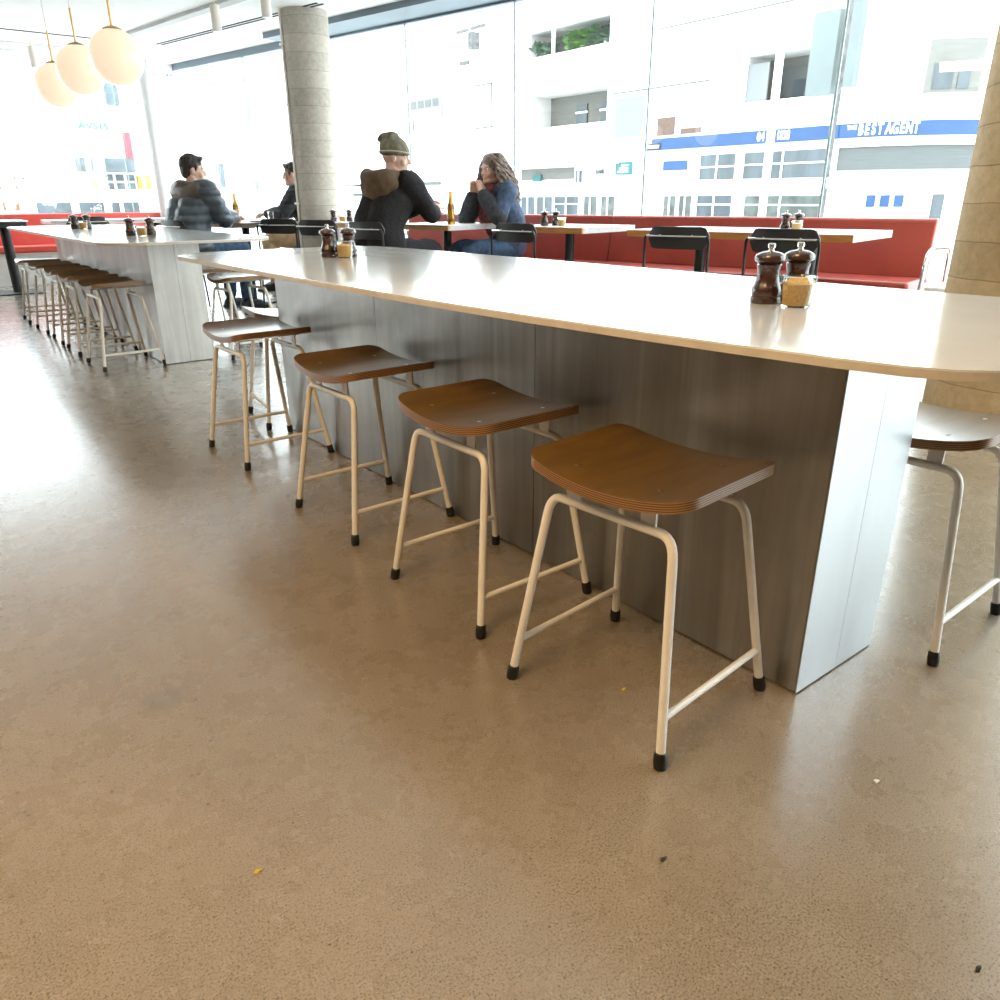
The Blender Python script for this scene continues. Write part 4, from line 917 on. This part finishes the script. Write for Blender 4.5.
# street poles
up = thing('utility_pole', 'thin grey utility pole with crossarm seen above the beer bottle', 'pole', (21.5, 29.4, -.2))
MB().tube([(0, 0, 0), (0, 0, 8.3)], .09, 10).build('shaft', MT['spot'], up); MB().box(-.05, .05, -1.0, 1.0, 7.6, 7.72).build('crossarm', MT['pole'], up)
MB().box(-.2, .2, -.35, -.05, 6.9, 7.5).build('transformer', MT['pole'], up); MB().box(-.05, .05, .2, .8, 6.4, 6.55).build('crossarm', MT['pole'], up)
lp = thing('street_pole', 'weathered grey street pole in front of the blue fascia', 'pole', (20, 11.75, -.2))
MB().tube([(0, 0, 0), (0, 0, 6.6)], .085, 12).build('shaft', MT['pole'], lp); MB().lathe([(.14, 6.5), (.14, 6.62), (.05, 6.7)], seg=12).build('cap', MT['pole'], lp)
wp = thing('street_pole', 'white painted street pole crossing the phone number on the blue fascia', 'pole', (24, 16.25, -.2))
MB().tube([(0, 0, 0), (0, 0, 5.6)], .13, 12).build('shaft', MT['frame'], wp)
ow = MB()
a, b = V((18, 22, 9.2)), V((22, 3, 7.2)); ow.tube([a.lerp(b, k/20)-V((0, 0, .9*(1-(k/10-1)**2))) for k in range(21)], .015, 5)
tag(ow.build('overhead_wire', MT['pole']), 'thin dark overhead wire sagging across the sky at top right', 'wire')
# parked cars
def car(label, loc, rz, grp='parked cars'):
    t = thing('car', label, 'car', loc, rz, grp)
    prof = [(-2.1, .35), (-2.15, .7), (-1.95, .88), (-1.3, .95), (-.75, 1.38), (.55, 1.42), (1.15, .98), (2.0, .84), (2.15, .6), (2.1, .35)]
    mb = MB(); n = len(prof); vs = [V((x, y*(1 if z < 1 else .82), z)) for y in (-.85, .85) for x, z in prof]
    mb.add(vs, [tuple(range(n)), tuple(range(2*n-1, n-1, -1))]+[(i, (i+1) % n, n+(i+1) % n, n+i) for i in range(n)]).build('body', MT['carpaint'], t, bevel=.06, seg=3)
    for s in (-1, 1):
        for x0, x1, xa, xb in ((-1.15, -.15, -.72, -.15), (-.05, 1.0, -.05, .52)):
            q = MB(); q.add([V((x0, s*.855, .97)), V((x1, s*.855, .97)), V((xb, s*.715, 1.34)), V((xa, s*.715, 1.34)), V((x0, s*.80, .97)), V((x1, s*.80, .97)), V((xb, s*.66, 1.34)), V((xa, s*.66, 1.34))], [(0, 1, 2, 3), (7, 6, 5, 4), (0, 4, 5, 1), (1, 5, 6, 2), (2, 6, 7, 3), (3, 7, 4, 0)]); q.build('side_window', MT['carglass'], t)
        for x in (-1.3, 1.35):
            T = Matrix.Translation((x, s*.80, .33)) @ Matrix.Rotation(PI/2, 4, 'X'); w = MB().lathe([(.33, -.1), (.33, .1)], seg=24, T=T).build('wheel', MT['foot'], t); MB().lathe([(.2, -.105), (.2, .105)], seg=16, T=T).build('hub_cap', MT['nickel'], w)
car('silver car parked across the street between the seated couple', (14.6, 23.2, -.2), R(84))
car('silver car parked across the street behind the beanie man\'s back', (14.2, 29.0, -.2), R(86))

# ------------------------------------------------------------------ small litter on the floor
def chip(name, lb, cat, x, y, pts, m, z=.001):
    mb = MB(); n = len(pts); vs = [V((a, b, z+.002*math.sin(i*2.1)+.002)) for i, (a, b) in enumerate(pts)]; c = V((0, 0, z+.005)); 
    mb.add([c]+vs+[V((0, 0, z))]+[v-V((0, 0, .0015)) for v in vs], [(0, 1+i, 1+(i+1) % n) for i in range(n)]+[(n+1, n+2+(i+1) % n, n+2+i) for i in range(n)]+[(1+i, n+2+i, n+2+(i+1) % n, 1+(i+1) % n) for i in range(n)])
    tag(mb.build(name, m, loc=(x, y, 0), sharp=20), lb, cat)
leafp = [(-.007, 0), (-.002, .0025), (.004, .003), (.008, .0), (.003, -.0025), (-.003, -.003)]
chip('leaf_scrap', 'tiny yellow leaf scrap on the floor in the lower left foreground', 'leaf', .24, .911, leafp, MT['yleaf'])
chip('leaf_scrap', 'tiny yellow scrap on the floor under the nearest stool', 'leaf', 1.013, .885, leafp, MT['yleaf'])
chip('leaf_scrap', 'tiny dark dry leaf on the floor in the lower right corner', 'leaf', .927, .169, leafp, MT['dleaf'])
chip('leaf_scrap', 'tiny dark dry leaf on the floor right of centre foreground', 'leaf', .74, .545, leafp, MT['dleaf'])
chip('paper_scrap', 'tiny white paper scrap on the floor right of the near metal base', 'paper', 1.161, .427, [(-.005, -.003), (.004, -.004), (.006, .002), (.0, .004), (-.004, .003)], MT['paper'])

# ------------------------------------------------------------------ light
w = bpy.data.worlds.new('sky'); sc.world = w; w.use_nodes = True; nt = w.node_tree
bg = nt.nodes['Background']; tcw = nd(nt, 'ShaderNodeTexCoord'); sxw = nd(nt, 'ShaderNodeSeparateXYZ'); nt.links.new(tcw.outputs['Generated'], sxw.inputs[0])
nt.links.new(ramp(nt, sxw.outputs[2], [(.0, (.95, .98, 1)), (.5, (.86, .94, 1)), (1, (.80, .91, 1))]), bg.inputs[0]); bg.inputs[1].default_value = 8.0
sl = bpy.data.lights.new('sun', 'SUN'); sl.energy = 1.0; sl.angle = R(20); so_ = bpy.data.objects.new('sun', sl); COL.objects.link(so_)
so_.rotation_euler = V((1, .35, -1.1)).to_track_quat('-Z', 'Y').to_euler()
def area(name, loc, sx, sy, e, col, rot=(0, 0, 0)):
    l = bpy.data.lights.new(name, 'AREA'); l.shape = 'RECTANGLE'; l.size = sx; l.size_y = sy; l.energy = e; l.color = col
    o = bpy.data.objects.new(name, l); COL.objects.link(o); o.location = loc; o.rotation_euler = rot; return o
area('warm_fill_light', (-.75, .60, CEIL-.03), 1.1, 1.1, 74, (1, .68, .33))  # added area light for warm foreground fill, no fixture in view
area('warm_fill_light', (-1.5, 2.2, CEIL-.03), 1.0, 1.0, 30, (1, .74, .46))  # second added fill, warming the floor on the left
sc.view_settings.view_transform = 'Standard'; sc.view_settings.look = 'None'; sc.view_settings.exposure = 0; sc.view_settings.gamma = 1
